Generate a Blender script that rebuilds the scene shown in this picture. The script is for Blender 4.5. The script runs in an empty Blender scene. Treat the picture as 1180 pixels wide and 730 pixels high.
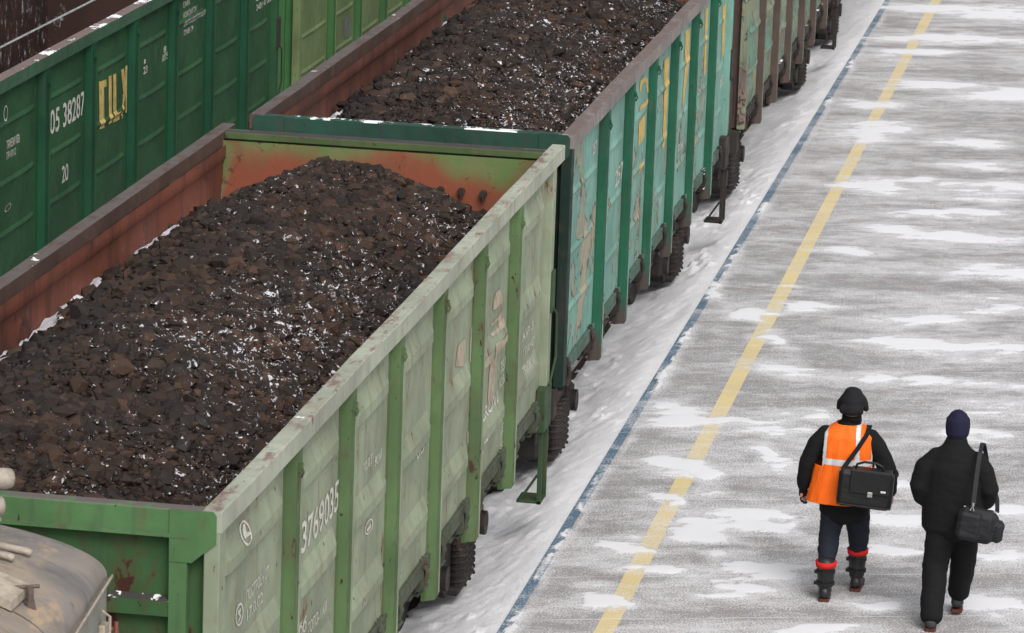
import bpy, bmesh, math, random
import numpy as np
from mathutils import Vector, Matrix
random.seed(7); RNG = np.random.default_rng(7)
S = bpy.context.scene; C = S.collection
# ---------------- camera ----------------
cd = bpy.data.cameras.new('camera'); cam = bpy.data.objects.new('camera', cd); C.objects.link(cam)
_R = Vector((0.984585, 0.171458, 0.034547)); _U = Vector((-0.070941, 0.210932, 0.974923)); _F = Vector((-0.159871, 0.962346, -0.219844))
M4 = Matrix((_R, _U, -_F)).transposed().to_4x4(); M4.translation = Vector((5.5636, -23.1748, 10.0145))
cam.matrix_world = M4
cd.sensor_width = 36; cd.lens = 4728.02/1180*36; cd.clip_end = 3000; cd.clip_start = .5
cd.dof.use_dof = True; cd.dof.focus_distance = 36; cd.dof.aperture_fstop = 10
S.camera = cam
# ---------------- sky, sun, exposure ----------------
W = bpy.data.worlds.new('World'); S.world = W; W.use_nodes = True
nt = W.node_tree; bg = nt.nodes['Background']
sky = nt.nodes.new('ShaderNodeTexSky'); sky.sky_type = 'NISHITA'; sky.sun_disc = False
SUN_EL, SUN_AZ = math.radians(48), math.radians(150)
sky.sun_elevation = SUN_EL; sky.sun_rotation = SUN_AZ; sky.dust_density = 6; sky.air_density = 1.0; sky.ozone_density = 1
hs = nt.nodes.new('ShaderNodeHueSaturation'); hs.inputs['Saturation'].default_value = .22
nt.links.new(sky.outputs[0], hs.inputs['Color']); nt.links.new(hs.outputs[0], bg.inputs[0]); bg.inputs[1].default_value = .13
sl = bpy.data.lights.new('sun', 'SUN'); sl.energy = 1.1; sl.angle = math.radians(35); sl.color = (1, .97, .94)
so = bpy.data.objects.new('sun', sl); C.objects.link(so)
sd = Vector((math.sin(SUN_AZ)*math.cos(SUN_EL), math.cos(SUN_AZ)*math.cos(SUN_EL), math.sin(SUN_EL)))
so.rotation_euler = sd.to_track_quat('Z', 'Y').to_euler()
S.view_settings.view_transform = 'Standard'; S.view_settings.look = 'None'; S.view_settings.gamma = 1
S.view_settings.use_curve_mapping = False; S.view_settings.exposure = 0.2
S.render.engine = 'CYCLES'

# ---------------- helpers ----------------
def hsh(i, j, s):
    n = (i.astype(np.int64)*374761393 + j.astype(np.int64)*668265263 + s*1274126177) & 0x7fffffff
    n = ((n ^ (n >> 13))*1274126177) & 0x7fffffff
    return ((n ^ (n >> 16)) & 0xffff)/65535.0
def vn(x, y, s=0):
    x = np.asarray(x, float); y = np.asarray(y, float)
    i = np.floor(x); j = np.floor(y); fx = x-i; fy = y-j; i = i.astype(int); j = j.astype(int)
    fx = fx*fx*(3-2*fx); fy = fy*fy*(3-2*fy)
    a = hsh(i, j, s); b = hsh(i+1, j, s); c = hsh(i, j+1, s); d = hsh(i+1, j+1, s)
    return (a*(1-fx)+b*fx)*(1-fy)+(c*(1-fx)+d*fx)*fy
def fbm(x, y, s=0, o=4, g=.5):
    t = 0; a = 1; n = 0
    for k in range(o):
        t = t + a*vn(x*2**k+k*17.3, y*2**k-k*9.1, s+k); n += a; a *= g
    return t/n
def ss(a, b, x):
    t = np.clip((x-a)/(b-a), 0, 1); return t*t*(3-2*t)
class MB:
    def __init__(s, off=(0, 0, 0)): s.v = []; s.f = []; s.m = []; s.o = off
    def add(s, vs, fs, mi=0):
        n = len(s.v); ox, oy, oz = s.o
        s.v += [(p[0]-ox, p[1]-oy, p[2]-oz) for p in vs]; s.f += [tuple(i+n for i in f) for f in fs]; s.m += [mi]*len(fs)
    def box(s, x0, x1, y0, y1, z0, z1, mi=0, b=0.0):
        if b > 0:
            b = min(b, (x1-x0)*.4, (y1-y0)*.4, (z1-z0)*.4)
            vs = []
            for X, sx in ((x0, 1), (x1, -1)):
                for Y, sy in ((y0, 1), (y1, -1)):
                    for Z, sz in ((z0, 1), (z1, -1)):
                        vs += [(X, Y+sy*b, Z+sz*b), (X+sx*b, Y, Z+sz*b), (X+sx*b, Y+sy*b, Z)]
            bm = bmesh.new(); [bm.verts.new(v) for v in vs]
            bmesh.ops.convex_hull(bm, input=bm.verts[:]); bm.verts.index_update()
            s.add([tuple(v.co) for v in bm.verts], [[v.index for v in f.verts] for f in bm.faces], mi); bm.free(); return s
        s.add([(x0,y0,z0),(x1,y0,z0),(x1,y1,z0),(x0,y1,z0),(x0,y0,z1),(x1,y0,z1),(x1,y1,z1),(x0,y1,z1)],
              [(0,3,2,1),(4,5,6,7),(0,1,5,4),(1,2,6,5),(2,3,7,6),(3,0,4,7)], mi); return s
    def tube(s, pts, r, n=10, mi=0, cap=True):
        pts = [Vector(p) for p in pts]; rs = r if isinstance(r, (list, tuple)) else [r]*len(pts)
        vs = []; fs = []
        a = None
        for i, p in enumerate(pts):
            t = (pts[min(i+1, len(pts)-1)]-pts[max(i-1, 0)]).normalized()
            if a is None: a = t.cross(Vector((0, 0, 1)) if abs(t.z) < .7 else Vector((0, 1, 0))).normalized()
            else: a = (a-t*a.dot(t)).normalized()
            b = t.cross(a)
            q = rs[i] if isinstance(rs[i], tuple) else (rs[i], rs[i])
            for k in range(n):
                w = 2*math.pi*k/n; vs.append(p+a*math.cos(w)*q[0]+b*math.sin(w)*q[1])
        for i in range(len(pts)-1):
            for k in range(n):
                fs.append((i*n+k, i*n+(k+1) % n, (i+1)*n+(k+1) % n, (i+1)*n+k))
        if cap: fs += [tuple(range(n-1, -1, -1)), tuple((len(pts)-1)*n+k for k in range(n))]
        s.add([tuple(v) for v in vs], fs, mi); return s
    def prism(s, prof, axis, a, b, mi=0):
        def P(u, v, w): return {'x': (w, u, v), 'y': (u, w, v), 'z': (u, v, w)}[axis]
        n = len(prof); vs = [P(u, v, a) for u, v in prof]+[P(u, v, b) for u, v in prof]
        fs = [(k, (k+1) % n, n+(k+1) % n, n+k) for k in range(n)]+[tuple(range(n-1, -1, -1)), tuple(range(n, 2*n))]
        s.add(vs, fs, mi); return s
    def build(s, name, mats, parent=None, smooth=False, fix=True):
        me = bpy.data.meshes.new(name); me.from_pydata(s.v, [], s.f)
        for m in (mats if isinstance(mats, (list, tuple)) else [mats]): me.materials.append(m)
        me.polygons.foreach_set('material_index', s.m)
        if smooth: me.polygons.foreach_set('use_smooth', [True]*len(me.polygons))
        if fix:
            bm = bmesh.new(); bm.from_mesh(me); bmesh.ops.recalc_face_normals(bm, faces=bm.faces[:]); bm.to_mesh(me); bm.free()
        me.update(); o = bpy.data.objects.new(name, me); C.objects.link(o)
        if parent: o.parent = parent
        return o
def tag(o, label=None, cat=None, group=None, kind=None):
    for k, v in (('label', label), ('category', cat), ('group', group), ('kind', kind)):
        if v: o[k] = v
    return o
def empty(name, loc):
    o = bpy.data.objects.new(name, None); C.objects.link(o); o.location = loc; o.empty_display_size = .3; return o
def grid_obj(name, X, Y, Z, mat, attrs=None, parent=None, smooth=True, off=(0, 0, 0)):
    n, m = X.shape
    co = np.stack([X-off[0], Y-off[1], Z-off[2]], -1).reshape(-1, 3)
    i = np.arange(n-1)[:, None]*m+np.arange(m-1)[None]
    f = np.stack([i, i+1, i+m+1, i+m], -1).reshape(-1, 4)
    me = bpy.data.meshes.new(name); me.vertices.add(len(co)); me.vertices.foreach_set('co', co.ravel())
    me.loops.add(f.size); me.loops.foreach_set('vertex_index', f.ravel()); me.polygons.add(len(f))
    me.polygons.foreach_set('loop_start', np.arange(0, f.size, 4)); me.polygons.foreach_set('loop_total', np.full(len(f), 4))
    me.update(calc_edges=True)
    me.polygons.foreach_set('use_smooth', [smooth]*len(f)); me.materials.append(mat)
    for k, a in (attrs or {}).items():
        me.attributes.new(k, 'FLOAT', 'POINT').data.foreach_set('value', a.ravel().astype(np.float32))
    bm = bmesh.new(); bm.from_mesh(me); bm.normal_update()
    if sum(q.normal.z for q in bm.faces) < 0: bmesh.ops.reverse_faces(bm, faces=bm.faces[:])
    bm.to_mesh(me); bm.free()
    o = bpy.data.objects.new(name, me); C.objects.link(o)
    if parent: o.parent = parent
    return o

# ---------------- materials ----------------
class N:
    def __init__(s, name):
        s.m = bpy.data.materials.new(name); s.m.use_nodes = True; s.t = s.m.node_tree; s.b = s.t.nodes['Principled BSDF']
        s.tc = s.t.nodes.new('ShaderNodeTexCoord'); s.P = s.tc.outputs['Object']
    def n(s, ty, **k):
        x = s.t.nodes.new(ty)
        for a, b in k.items(): setattr(x, a, b)
        return x
    def put(s, sock, v):
        if hasattr(v, 'is_linked') or hasattr(v, 'links'): s.t.links.new(v, sock)
        elif isinstance(v, (tuple, list)) and len(v) == 3 and sock.type == 'RGBA': sock.default_value = (*v, 1)
        else: sock.default_value = v
    def map(s, scale=(1, 1, 1), rot=(0, 0, 0), loc=(0, 0, 0), src=None):
        x = s.n('ShaderNodeMapping'); s.put(x.inputs[0], src or s.P)
        x.inputs['Scale'].default_value = scale; x.inputs['Rotation'].default_value = rot; x.inputs['Location'].default_value = loc
        return x.outputs[0]
    def noise(s, scale, detail=4, rough=.55, dist=0, src=None):
        x = s.n('ShaderNodeTexNoise'); s.put(x.inputs['Vector'], src or s.P)
        x.inputs['Scale'].default_value = scale; x.inputs['Detail'].default_value = detail
        x.inputs['Roughness'].default_value = rough; x.inputs['Distortion'].default_value = dist
        return x.outputs[0]
    def vor(s, scale, feat='F1', src=None, out=0):
        x = s.n('ShaderNodeTexVoronoi', feature=feat); s.put(x.inputs['Vector'], src or s.P); x.inputs['Scale'].default_value = scale
        return x.outputs[out]
    def ramp(s, v, a, b, lo=0., hi=1.):
        x = s.n('ShaderNodeMapRange', interpolation_type='SMOOTHSTEP'); s.put(x.inputs[0], v)
        for i, q in enumerate((a, b, lo, hi)): s.put(x.inputs[i+1], q)
        return x.outputs[0]
    def mth(s, op, a, b=0., c=0.):
        x = s.n('ShaderNodeMath', operation=op); s.put(x.inputs[0], a); s.put(x.inputs[1], b); s.put(x.inputs[2], c); return x.outputs[0]
    def mix(s, f, a, b, mode='MIX'):
        x = s.n('ShaderNodeMix', data_type='RGBA', blend_type=mode); s.put(x.inputs[0], f); s.put(x.inputs[6], a); s.put(x.inputs[7], b); return x.outputs[2]
    def attr(s, name):
        x = s.n('ShaderNodeAttribute'); x.attribute_name = name; return x.outputs['Fac']
    def xyz(s, src=None):
        x = s.n('ShaderNodeSeparateXYZ'); s.put(x.inputs[0], src or s.P); return x.outputs
    def nz(s):
        g = s.n('ShaderNodeNewGeometry'); return s.xyz(g.outputs['True Normal'])[2]
    def bump(s, h, st=.3, d=.01):
        x = s.n('ShaderNodeBump'); s.put(x.inputs['Height'], h); x.inputs['Strength'].default_value = st; x.inputs['Distance'].default_value = d
        s.t.links.new(x.outputs[0], s.b.inputs['Normal'])
    def done(s, col, rough=.7, metal=0., spec=.4):
        s.put(s.b.inputs['Base Color'], col); s.put(s.b.inputs['Roughness'], rough); s.b.inputs['Metallic'].default_value = metal
        s.b.inputs['Specular IOR Level'].default_value = spec
        return s.m
def mul(c, k): return tuple(min(1, x*k) for x in c)
SNOW = (.80, .80, .83)
def paint(name, base, rust=.3, rustc=(.10, .035, .02), patch=None, patchamt=.5, grime=.35, topsnow=0., topwear=None, chips=.5, grimec=(.05, .045, .04), low=None):
    k = N(name)
    big = k.noise(1.3, 3); streak = k.noise(1.0, 4, .6, src=k.map((9, 9, .8)))
    c = k.mix(k.ramp(big, .3, .7), mul(base, .82), mul(base, 1.15))
    if patch:
        for i, pc in enumerate(patch):
            pn = k.noise(1.1+.5*i, 3, .55, .6, src=k.map((1, 1, .75), loc=(3.1*i, 7.7*i, 1.9*i)))
            c = k.mix(k.ramp(pn, patchamt, patchamt+.015), c, pc)
            eg = k.mth('MULTIPLY', k.ramp(pn, patchamt-.012, patchamt), k.ramp(pn, patchamt+.02, patchamt+.008))
            c = k.mix(k.mth('MULTIPLY', eg, k.ramp(k.noise(14), .45, .5)), c, mul(rustc, .8))
    c = k.mix(k.mth('MULTIPLY', k.ramp(streak, .5, .75), grime), c, grimec)
    c = k.mix(k.mth('MULTIPLY', k.ramp(k.noise(4.5, 5, .7), .45, .8), grime*.8), c, mul(base, .45))
    if rust > 0:
        rn = k.noise(3.2, 6, .68, .3, src=k.map((1.6, 1.6, .7)))
        m = k.ramp(rn, .70-.14*rust, .735-.14*rust)
        halo = k.mth('MULTIPLY', k.ramp(rn, .58-.14*rust, .74-.14*rust), .45)
        c = k.mix(halo, c, mul(rustc, 1.9)); c = k.mix(m, c, rustc)
    if chips > 0:
        ch = k.noise(16, 3, .6, .4, src=k.map((1, 1, .55)))
        c = k.mix(k.ramp(ch, .74-.06*chips, .75-.06*chips), c, mul(rustc, .7))
    if low:
        z = k.xyz()[2]; zz = k.mth('ADD', z, k.mth('MULTIPLY', k.noise(5), .5))
        c = k.mix(k.ramp(zz, low[0]+.25, low[0]), c, low[1])
    nz = k.nz()
    if topwear:
        wn = k.noise(7, 5, .75, src=k.map((1, .35, 1)))
        c = k.mix(k.mth('MULTIPLY', k.ramp(nz, .6, .8), k.ramp(wn, topwear[1], topwear[1]+.14)), c, topwear[0])
    if topsnow > 0:
        sn = k.noise(1.9, 5, .72, src=k.map((1.2, .8, 1)))
        c = k.mix(k.mth('MULTIPLY', k.ramp(nz, .5, .7), k.ramp(sn, .72-.4*topsnow, .74-.4*topsnow)), c, SNOW)
    k.bump(k.mth('ADD', k.noise(22, 4), k.noise(3)), .3, .006)
    return k.done(c, k.ramp(k.noise(6), .3, .7, .55, .85), spec=.25)
def simple(name, col, rough=.7, metal=0, var=.25, sc=12, bump=.2, spec=.4):
    k = N(name); c = k.mix(k.ramp(k.noise(sc, 4, .65), .3, .7), mul(col, 1-var), mul(col, 1+var)); k.bump(k.noise(sc*3), bump, .004)
    return k.done(c, rough, metal, spec)
TEXTS=[
('A', 'ПОСТРОЕН ОТ', 1.054, 1.676, 2.537, 0.07),
('A', '17.0.02', 1.074, 1.506, 2.411, 0.071),
('A', '3769035', 2.63, 3.83, 2.414, 0.211),
('A', 'бб', 2.62, 2.833, 1.83, 0.1),
('A', 'ТОПО-11КИ', 2.893, 3.498, 1.767, 0.083),
('A', '70,0Т', 4.609, 4.916, 2.466, 0.067),
('A', '90М', 5.016, 5.294, 2.405, 0.074),
('A', '05', 6.643, 6.988, 2.043, 0.092),
('A', 'П1,3', 7.262, 7.764, 1.984, 0.102),
('A', 'РЭС', 7.166, 7.568, 1.47, 0.088),
('A', 'SEROVI', 9.34, 10.262, 1.645, 0.101),
('A', '24/2', 8.995, 9.639, 1.353, 0.147),
('A', '000', 8.886, 9.826, 1.079, 0.069),
('A', 'ТЕЛО', 10.375, 10.852, 1.851, 0.095),
('A', 'КОВАЛЕВ', 10.355, 10.963, 1.733, 0.072),
('A', 'ДЕПО 16', 10.484, 11.009, 1.289, 0.073),
('A', 'РЕМОНТ', 10.516, 11.037, 1.127, 0.073),
('A', 'КР 5', 11.459, 12.048, 1.898, 0.074),
('A', 'ТРАНС', 11.493, 12.126, 1.734, 0.074),
('A', 'ПРИПИСКА', 11.48, 12.077, 1.58, 0.074),
('B', '257', 16.712, 17.385, 2.289, 0.167),
('B', '257', 15.142, 15.46, 2.892, 0.106),
('B', 'РЖ', 21.641, 22.108, 1.766, 0.094),
('B', 'Е', 25.452, 25.866, 1.905, 0.102),
('B', '30', 20.188, 20.448, 1.448, 0.081),
('L', '05 38287', 16.244, 17.57, 2.516, 0.241),
('L', '63', 17.613, 17.78, 2.671, 0.055),
('L', '20', 16.683, 16.924, 1.936, 0.173),
('L', 'ТРИЕМ КВ3', 14.688, 15.141, 2.637, 0.078),
('L', 'ГРН 07112', 14.69, 15.011, 2.534, 0.069),
('L', '1', 19.896, 19.952, 2.681, 0.048),
('L', '23', 19.866, 20.032, 2.57, 0.078),
('L', '8', 20.794, 20.928, 2.665, 0.069),
('L', '0075', 20.724, 21.011, 2.573, 0.079),
('L', 'ЕМК', 21.648, 21.958, 3.058, 0.06),
('L', 'КОКОНУТИ', 21.656, 22.248, 2.937, 0.061),
('L', 'ВКЛ-НОВОТРОИЦК97М', 21.663, 22.87, 2.837, 0.06),
('L', 'ГУМУ 79', 21.67, 22.101, 2.732, 0.06),
('L', '3401 47 000К00', 25.218, 26.432, 2.52, 0.076),
('L', 'ВЕ', 25.207, 25.528, 2.639, 0.065),
('L', '3', 19.046, 19.117, 2.415, 0.057),
('L', '5', 19.021, 19.092, 2.22, 0.058),
]
POLYS=[
('L', 'y', [(18.072, 2.773), (18.349, 2.753), (18.353, 2.678), (18.255, 2.683), (18.275, 2.247), (18.095, 2.258)]),
('L', 'y', [(18.446, 2.771), (18.56, 2.767), (18.584, 2.251), (18.456, 2.252)]),
('L', 'y', [(18.628, 2.763), (18.75, 2.756), (18.772, 2.322), (18.926, 2.317), (18.907, 2.227), (18.638, 2.241)]),
('L', 'y', [(18.973, 2.758), (19.105, 2.754), (19.21, 2.531), (19.184, 2.431), (19.061, 2.247), (18.983, 2.252), (19.104, 2.464)]),
('L', 'y', [(19.166, 2.766), (19.291, 2.767), (19.303, 2.245), (19.209, 2.25)]),
('B', 'y', [(18.294, 3.035), (18.361, 3.115), (18.68, 3.114), (18.981, 3.03), (19.073, 2.878), (18.927, 2.901), (18.794, 3.037), (18.513, 3.058), (18.399, 2.986)]),
('B', 'y', [(18.349, 2.848), (19.092, 2.815), (19.106, 2.767), (18.364, 2.797)]),
('B', 'y', [(18.332, 2.673), (18.896, 2.693), (18.876, 2.449), (18.359, 2.424)]),
('B', 'y', [(20.163, 3.056), (20.615, 3.032), (20.626, 2.526), (20.523, 2.065), (20.228, 2.065), (20.236, 2.59)]),
('B', 'y', [(21.891, 3.124), (22.353, 3.092), (22.347, 2.635), (22.054, 2.399), (21.942, 2.259), (21.812, 2.333), (21.924, 2.631)]),
('B', 'y', [(23.667, 3.119), (23.956, 3.108), (23.996, 2.837), (23.715, 2.823)]),
('B', 'y', [(23.675, 2.937), (23.854, 2.912), (24.0, 2.343), (23.755, 2.309)]),
('B', 'y', [(25.32, 2.918), (25.782, 2.906), (25.832, 2.287), (25.48, 2.246)]),
('B', 'y', [(18.4, 2.205), (18.813, 2.197), (18.736, 2.145), (18.383, 2.11)]),
('A', 'p', [(9.857, 2.525), (9.87, 2.614), (9.985, 2.654), (10.141, 2.645), (10.263, 2.601), (10.339, 2.533), (10.305, 2.494), (10.013, 2.506)]),
('A', 'p', [(9.773, 2.433), (10.135, 2.41), (10.318, 2.426), (10.447, 2.305), (10.432, 2.275), (9.827, 2.307), (9.759, 2.344), (10.152, 2.323), (10.14, 2.381), (9.81, 2.398)]),
('A', 'p', [(10.071, 2.205), (10.51, 2.198), (10.482, 2.125), (10.062, 2.144)]),
('A', 'p', [(8.179, 2.43), (8.266, 2.568), (8.412, 2.585), (8.624, 2.559), (8.567, 2.341)]),
('A', 'p', [(8.869, 2.576), (8.999, 2.601), (9.016, 2.293), (8.88, 2.297)]),
('A', 'p', [(9.017, 1.878), (9.136, 2.101), (9.388, 2.222), (9.634, 2.211), (9.621, 2.019), (9.524, 1.922), (9.508, 1.836), (9.31, 1.853), (9.321, 1.969), (9.217, 1.83)]),
('A', 'p', [(9.826, 2.243), (10.168, 2.213), (10.028, 1.712), (9.754, 1.747)]),
('A', 'p', [(8.888, 1.717), (9.212, 1.683), (9.131, 1.598), (8.874, 1.617)]),
('A', 'w', [(1.034, 3.025), (1.026, 2.99), (1.004, 2.998), (1.011, 3.025)]),
('A', 'w', [(1.026, 2.99), (0.996, 2.963), (0.98, 2.976), (1.004, 2.998)]),
('A', 'w', [(0.996, 2.963), (0.951, 2.949), (0.944, 2.964), (0.98, 2.976)]),
('A', 'w', [(0.951, 2.949), (0.899, 2.95), (0.903, 2.966), (0.944, 2.964)]),
('A', 'w', [(0.899, 2.95), (0.851, 2.967), (0.865, 2.979), (0.903, 2.966)]),
('A', 'w', [(0.851, 2.967), (0.817, 2.996), (0.837, 3.002), (0.865, 2.979)]),
('A', 'w', [(0.817, 2.996), (0.803, 3.031), (0.826, 3.031), (0.837, 3.002)]),
('A', 'w', [(0.803, 3.031), (0.811, 3.066), (0.832, 3.058), (0.826, 3.031)]),
('A', 'w', [(0.811, 3.066), (0.841, 3.093), (0.856, 3.08), (0.832, 3.058)]),
('A', 'w', [(0.841, 3.093), (0.886, 3.107), (0.892, 3.091), (0.856, 3.08)]),
('A', 'w', [(0.886, 3.107), (0.937, 3.106), (0.933, 3.09), (0.892, 3.091)]),
('A', 'w', [(0.937, 3.106), (0.985, 3.089), (0.972, 3.077), (0.933, 3.09)]),
('A', 'w', [(0.985, 3.089), (1.02, 3.06), (0.999, 3.054), (0.972, 3.077)]),
('A', 'w', [(1.02, 3.06), (1.034, 3.025), (1.011, 3.025), (0.999, 3.054)]),
('A', 'w', [(0.975, 2.506), (0.967, 2.474), (0.948, 2.481), (0.954, 2.507)]),
('A', 'w', [(0.967, 2.474), (0.94, 2.449), (0.926, 2.461), (0.948, 2.481)]),
('A', 'w', [(0.94, 2.449), (0.899, 2.436), (0.893, 2.451), (0.926, 2.461)]),
('A', 'w', [(0.899, 2.436), (0.853, 2.438), (0.856, 2.453), (0.893, 2.451)]),
('A', 'w', [(0.853, 2.438), (0.81, 2.455), (0.822, 2.466), (0.856, 2.453)]),
('A', 'w', [(0.81, 2.455), (0.779, 2.483), (0.797, 2.488), (0.822, 2.466)]),
('A', 'w', [(0.779, 2.483), (0.766, 2.516), (0.787, 2.515), (0.797, 2.488)]),
('A', 'w', [(0.766, 2.516), (0.773, 2.548), (0.793, 2.541), (0.787, 2.515)]),
('A', 'w', [(0.773, 2.548), (0.8, 2.573), (0.814, 2.561), (0.793, 2.541)]),
('A', 'w', [(0.8, 2.573), (0.84, 2.586), (0.846, 2.571), (0.814, 2.561)]),
('A', 'w', [(0.84, 2.586), (0.887, 2.583), (0.883, 2.569), (0.846, 2.571)]),
('A', 'w', [(0.887, 2.583), (0.93, 2.567), (0.918, 2.556), (0.883, 2.569)]),
('A', 'w', [(0.93, 2.567), (0.961, 2.539), (0.943, 2.534), (0.918, 2.556)]),
('A', 'w', [(0.961, 2.539), (0.975, 2.506), (0.954, 2.507), (0.943, 2.534)]),
('A', 'w', [(5.018, 1.993), (5.006, 1.97), (4.977, 1.977), (4.987, 1.995)]),
('A', 'w', [(5.006, 1.97), (4.965, 1.954), (4.945, 1.964), (4.977, 1.977)]),
('A', 'w', [(4.965, 1.954), (4.905, 1.947), (4.896, 1.958), (4.945, 1.964)]),
('A', 'w', [(4.905, 1.947), (4.836, 1.951), (4.841, 1.961), (4.896, 1.958)]),
('A', 'w', [(4.836, 1.951), (4.773, 1.965), (4.791, 1.973), (4.841, 1.961)]),
('A', 'w', [(4.773, 1.965), (4.728, 1.987), (4.755, 1.99), (4.791, 1.973)]),
('A', 'w', [(4.728, 1.987), (4.71, 2.011), (4.741, 2.009), (4.755, 1.99)]),
('A', 'w', [(4.71, 2.011), (4.722, 2.033), (4.75, 2.027), (4.741, 2.009)]),
('A', 'w', [(4.722, 2.033), (4.762, 2.049), (4.782, 2.04), (4.75, 2.027)]),
('A', 'w', [(4.762, 2.049), (4.822, 2.056), (4.83, 2.045), (4.782, 2.04)]),
('A', 'w', [(4.822, 2.056), (4.891, 2.052), (4.885, 2.042), (4.83, 2.045)]),
('A', 'w', [(4.891, 2.052), (4.954, 2.039), (4.936, 2.031), (4.885, 2.042)]),
('A', 'w', [(4.954, 2.039), (5.0, 2.017), (4.972, 2.014), (4.936, 2.031)]),
('A', 'w', [(5.0, 2.017), (5.018, 1.993), (4.987, 1.995), (4.972, 2.014)]),
('A', 'w', [(0.862, 3.05), (0.914, 3.081), (0.969, 3.077), (0.937, 3.03), (1.003, 3.012), (1.004, 2.996), (0.866, 3.004)]),
('A', 'w', [(0.831, 2.544), (0.905, 2.545), (0.906, 2.529), (0.879, 2.519), (0.919, 2.489), (0.838, 2.463), (0.837, 2.48), (0.881, 2.496), (0.833, 2.523)]),
('A', 'w', [(4.79, 2.001), (4.935, 2.006), (4.939, 1.981), (4.818, 1.973)]),
('L', 'w', [(14.751, 3.008), (14.745, 2.973), (14.732, 2.978), (14.737, 3.006)]),
('L', 'w', [(14.745, 2.973), (14.725, 2.944), (14.716, 2.955), (14.732, 2.978)]),
('L', 'w', [(14.725, 2.944), (14.697, 2.925), (14.693, 2.94), (14.716, 2.955)]),
('L', 'w', [(14.697, 2.925), (14.665, 2.921), (14.668, 2.936), (14.693, 2.94)]),
('L', 'w', [(14.665, 2.921), (14.636, 2.932), (14.644, 2.945), (14.668, 2.936)]),
('L', 'w', [(14.636, 2.932), (14.615, 2.956), (14.628, 2.965), (14.644, 2.945)]),
('L', 'w', [(14.615, 2.956), (14.607, 2.989), (14.622, 2.991), (14.628, 2.965)]),
('L', 'w', [(14.607, 2.989), (14.613, 3.023), (14.627, 3.018), (14.622, 2.991)]),
('L', 'w', [(14.613, 3.023), (14.633, 3.053), (14.642, 3.042), (14.627, 3.018)]),
('L', 'w', [(14.633, 3.053), (14.661, 3.071), (14.665, 3.057), (14.642, 3.042)]),
('L', 'w', [(14.661, 3.071), (14.693, 3.076), (14.69, 3.06), (14.665, 3.057)]),
('L', 'w', [(14.693, 3.076), (14.722, 3.064), (14.714, 3.051), (14.69, 3.06)]),
('L', 'w', [(14.722, 3.064), (14.743, 3.04), (14.73, 3.032), (14.714, 3.051)]),
('L', 'w', [(14.743, 3.04), (14.751, 3.008), (14.737, 3.006), (14.73, 3.032)]),
('L', 'w', [(14.862, 2.063), (14.805, 2.026), (14.796, 2.03), (14.845, 2.061)]),
('L', 'w', [(14.805, 2.026), (14.688, 2.014), (14.697, 2.019), (14.796, 2.03)]),
('L', 'w', [(14.688, 2.014), (14.63, 2.038), (14.647, 2.039), (14.697, 2.019)]),
('L', 'w', [(14.63, 2.038), (14.687, 2.074), (14.696, 2.07), (14.647, 2.039)]),
('L', 'w', [(14.687, 2.074), (14.803, 2.087), (14.794, 2.081), (14.696, 2.07)]),
('L', 'w', [(14.803, 2.087), (14.862, 2.063), (14.845, 2.061), (14.794, 2.081)]),
('L', 'w', [(20.992, 3.064), (21.105, 3.134), (21.118, 2.939), (21.001, 2.913)]),
('L', 'w', [(24.543, 2.699), (24.62, 2.711), (24.63, 2.594), (24.552, 2.591)]),
('M', 'g', [(30.601, 1.681), (30.95, 1.682), (30.991, 1.351), (30.633, 1.419)]),
]
# ---------------- ground, tracks, platform ----------------
ZT = 3.389          # wagon top above the platform surface
RZ = -0.35          # rail top
PATCH = [(1.29,46.60,0.94,0.31),(2.08,43.28,1.04,0.38),(1.73,38.29,0.55,0.33),(1.10,33.55,0.33,0.64),(1.28,34.34,0.38,0.43),(2.78,31.95,0.74,0.26),(2.44,33.55,0.38,0.28),(3.12,30.12,0.71,0.56),(2.50,28.38,0.57,0.17),(1.54,29.86,0.38,0.50),(2.06,30.50,0.24,0.32),(3.21,30.47,0.48,0.38),(1.60,25.52,0.27,0.21),(2.00,27.04,0.34,0.22),(3.09,26.86,0.67,0.27),(3.52,24.87,0.53,0.31),(1.00,23.25,0.21,0.14),(2.71,21.92,0.60,0.27),(3.52,23.13,0.72,0.38),(3.29,20.56,0.78,0.43),(2.42,20.70,0.39,0.26),(1.50,19.12,0.36,0.36),(1.27,20.32,0.14,0.51),(0.22,22.98,0.10,0.97),(1.38,16.55,0.53,0.29),(2.02,17.13,0.27,0.22),(3.81,18.08,0.46,0.46),(0.70,16.71,0.20,0.59),(0.99,14.84,0.32,0.37),(1.25,14.31,0.12,0.39),(1.69,15.40,0.12,0.34),(1.89,15.12,0.14,0.27),(1.86,13.00,0.36,0.24),(1.37,12.55,0.20,0.35),(0.82,11.73,0.25,0.26),(0.90,10.14,0.16,0.26),(1.25,11.14,0.27,0.19),(2.13,11.46,0.39,0.22),(2.06,10.75,0.30,0.21),(2.23,12.81,0.10,0.30),(2.76,9.77,0.44,0.25),(4.12,12.49,0.48,0.35),(4.29,10.87,0.46,0.32),(3.20,13.41,0.24,0.31),(3.14,12.20,0.20,0.23),(4.04,13.98,0.41,0.28),(3.18,14.68,0.17,0.33),(0.89,21.54,0.16,0.36),(3.24,12.82,0.24,0.18),(0.86,36.32,0.40,0.23),(2.93,37.93,0.68,0.40),(1.22,41.60,0.58,0.23),(2.21,45.94,0.62,0.41),(0.93,13.50,0.08,0.25),(3.13,10.53,0.20,0.21),(1.71,11.77,0.14,0.17),(1.37,22.17,0.25,0.18),(2.40,18.81,0.28,0.20),(3.11,19.04,0.38,0.16),(3.61,16.90,0.27,0.29)]
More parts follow.
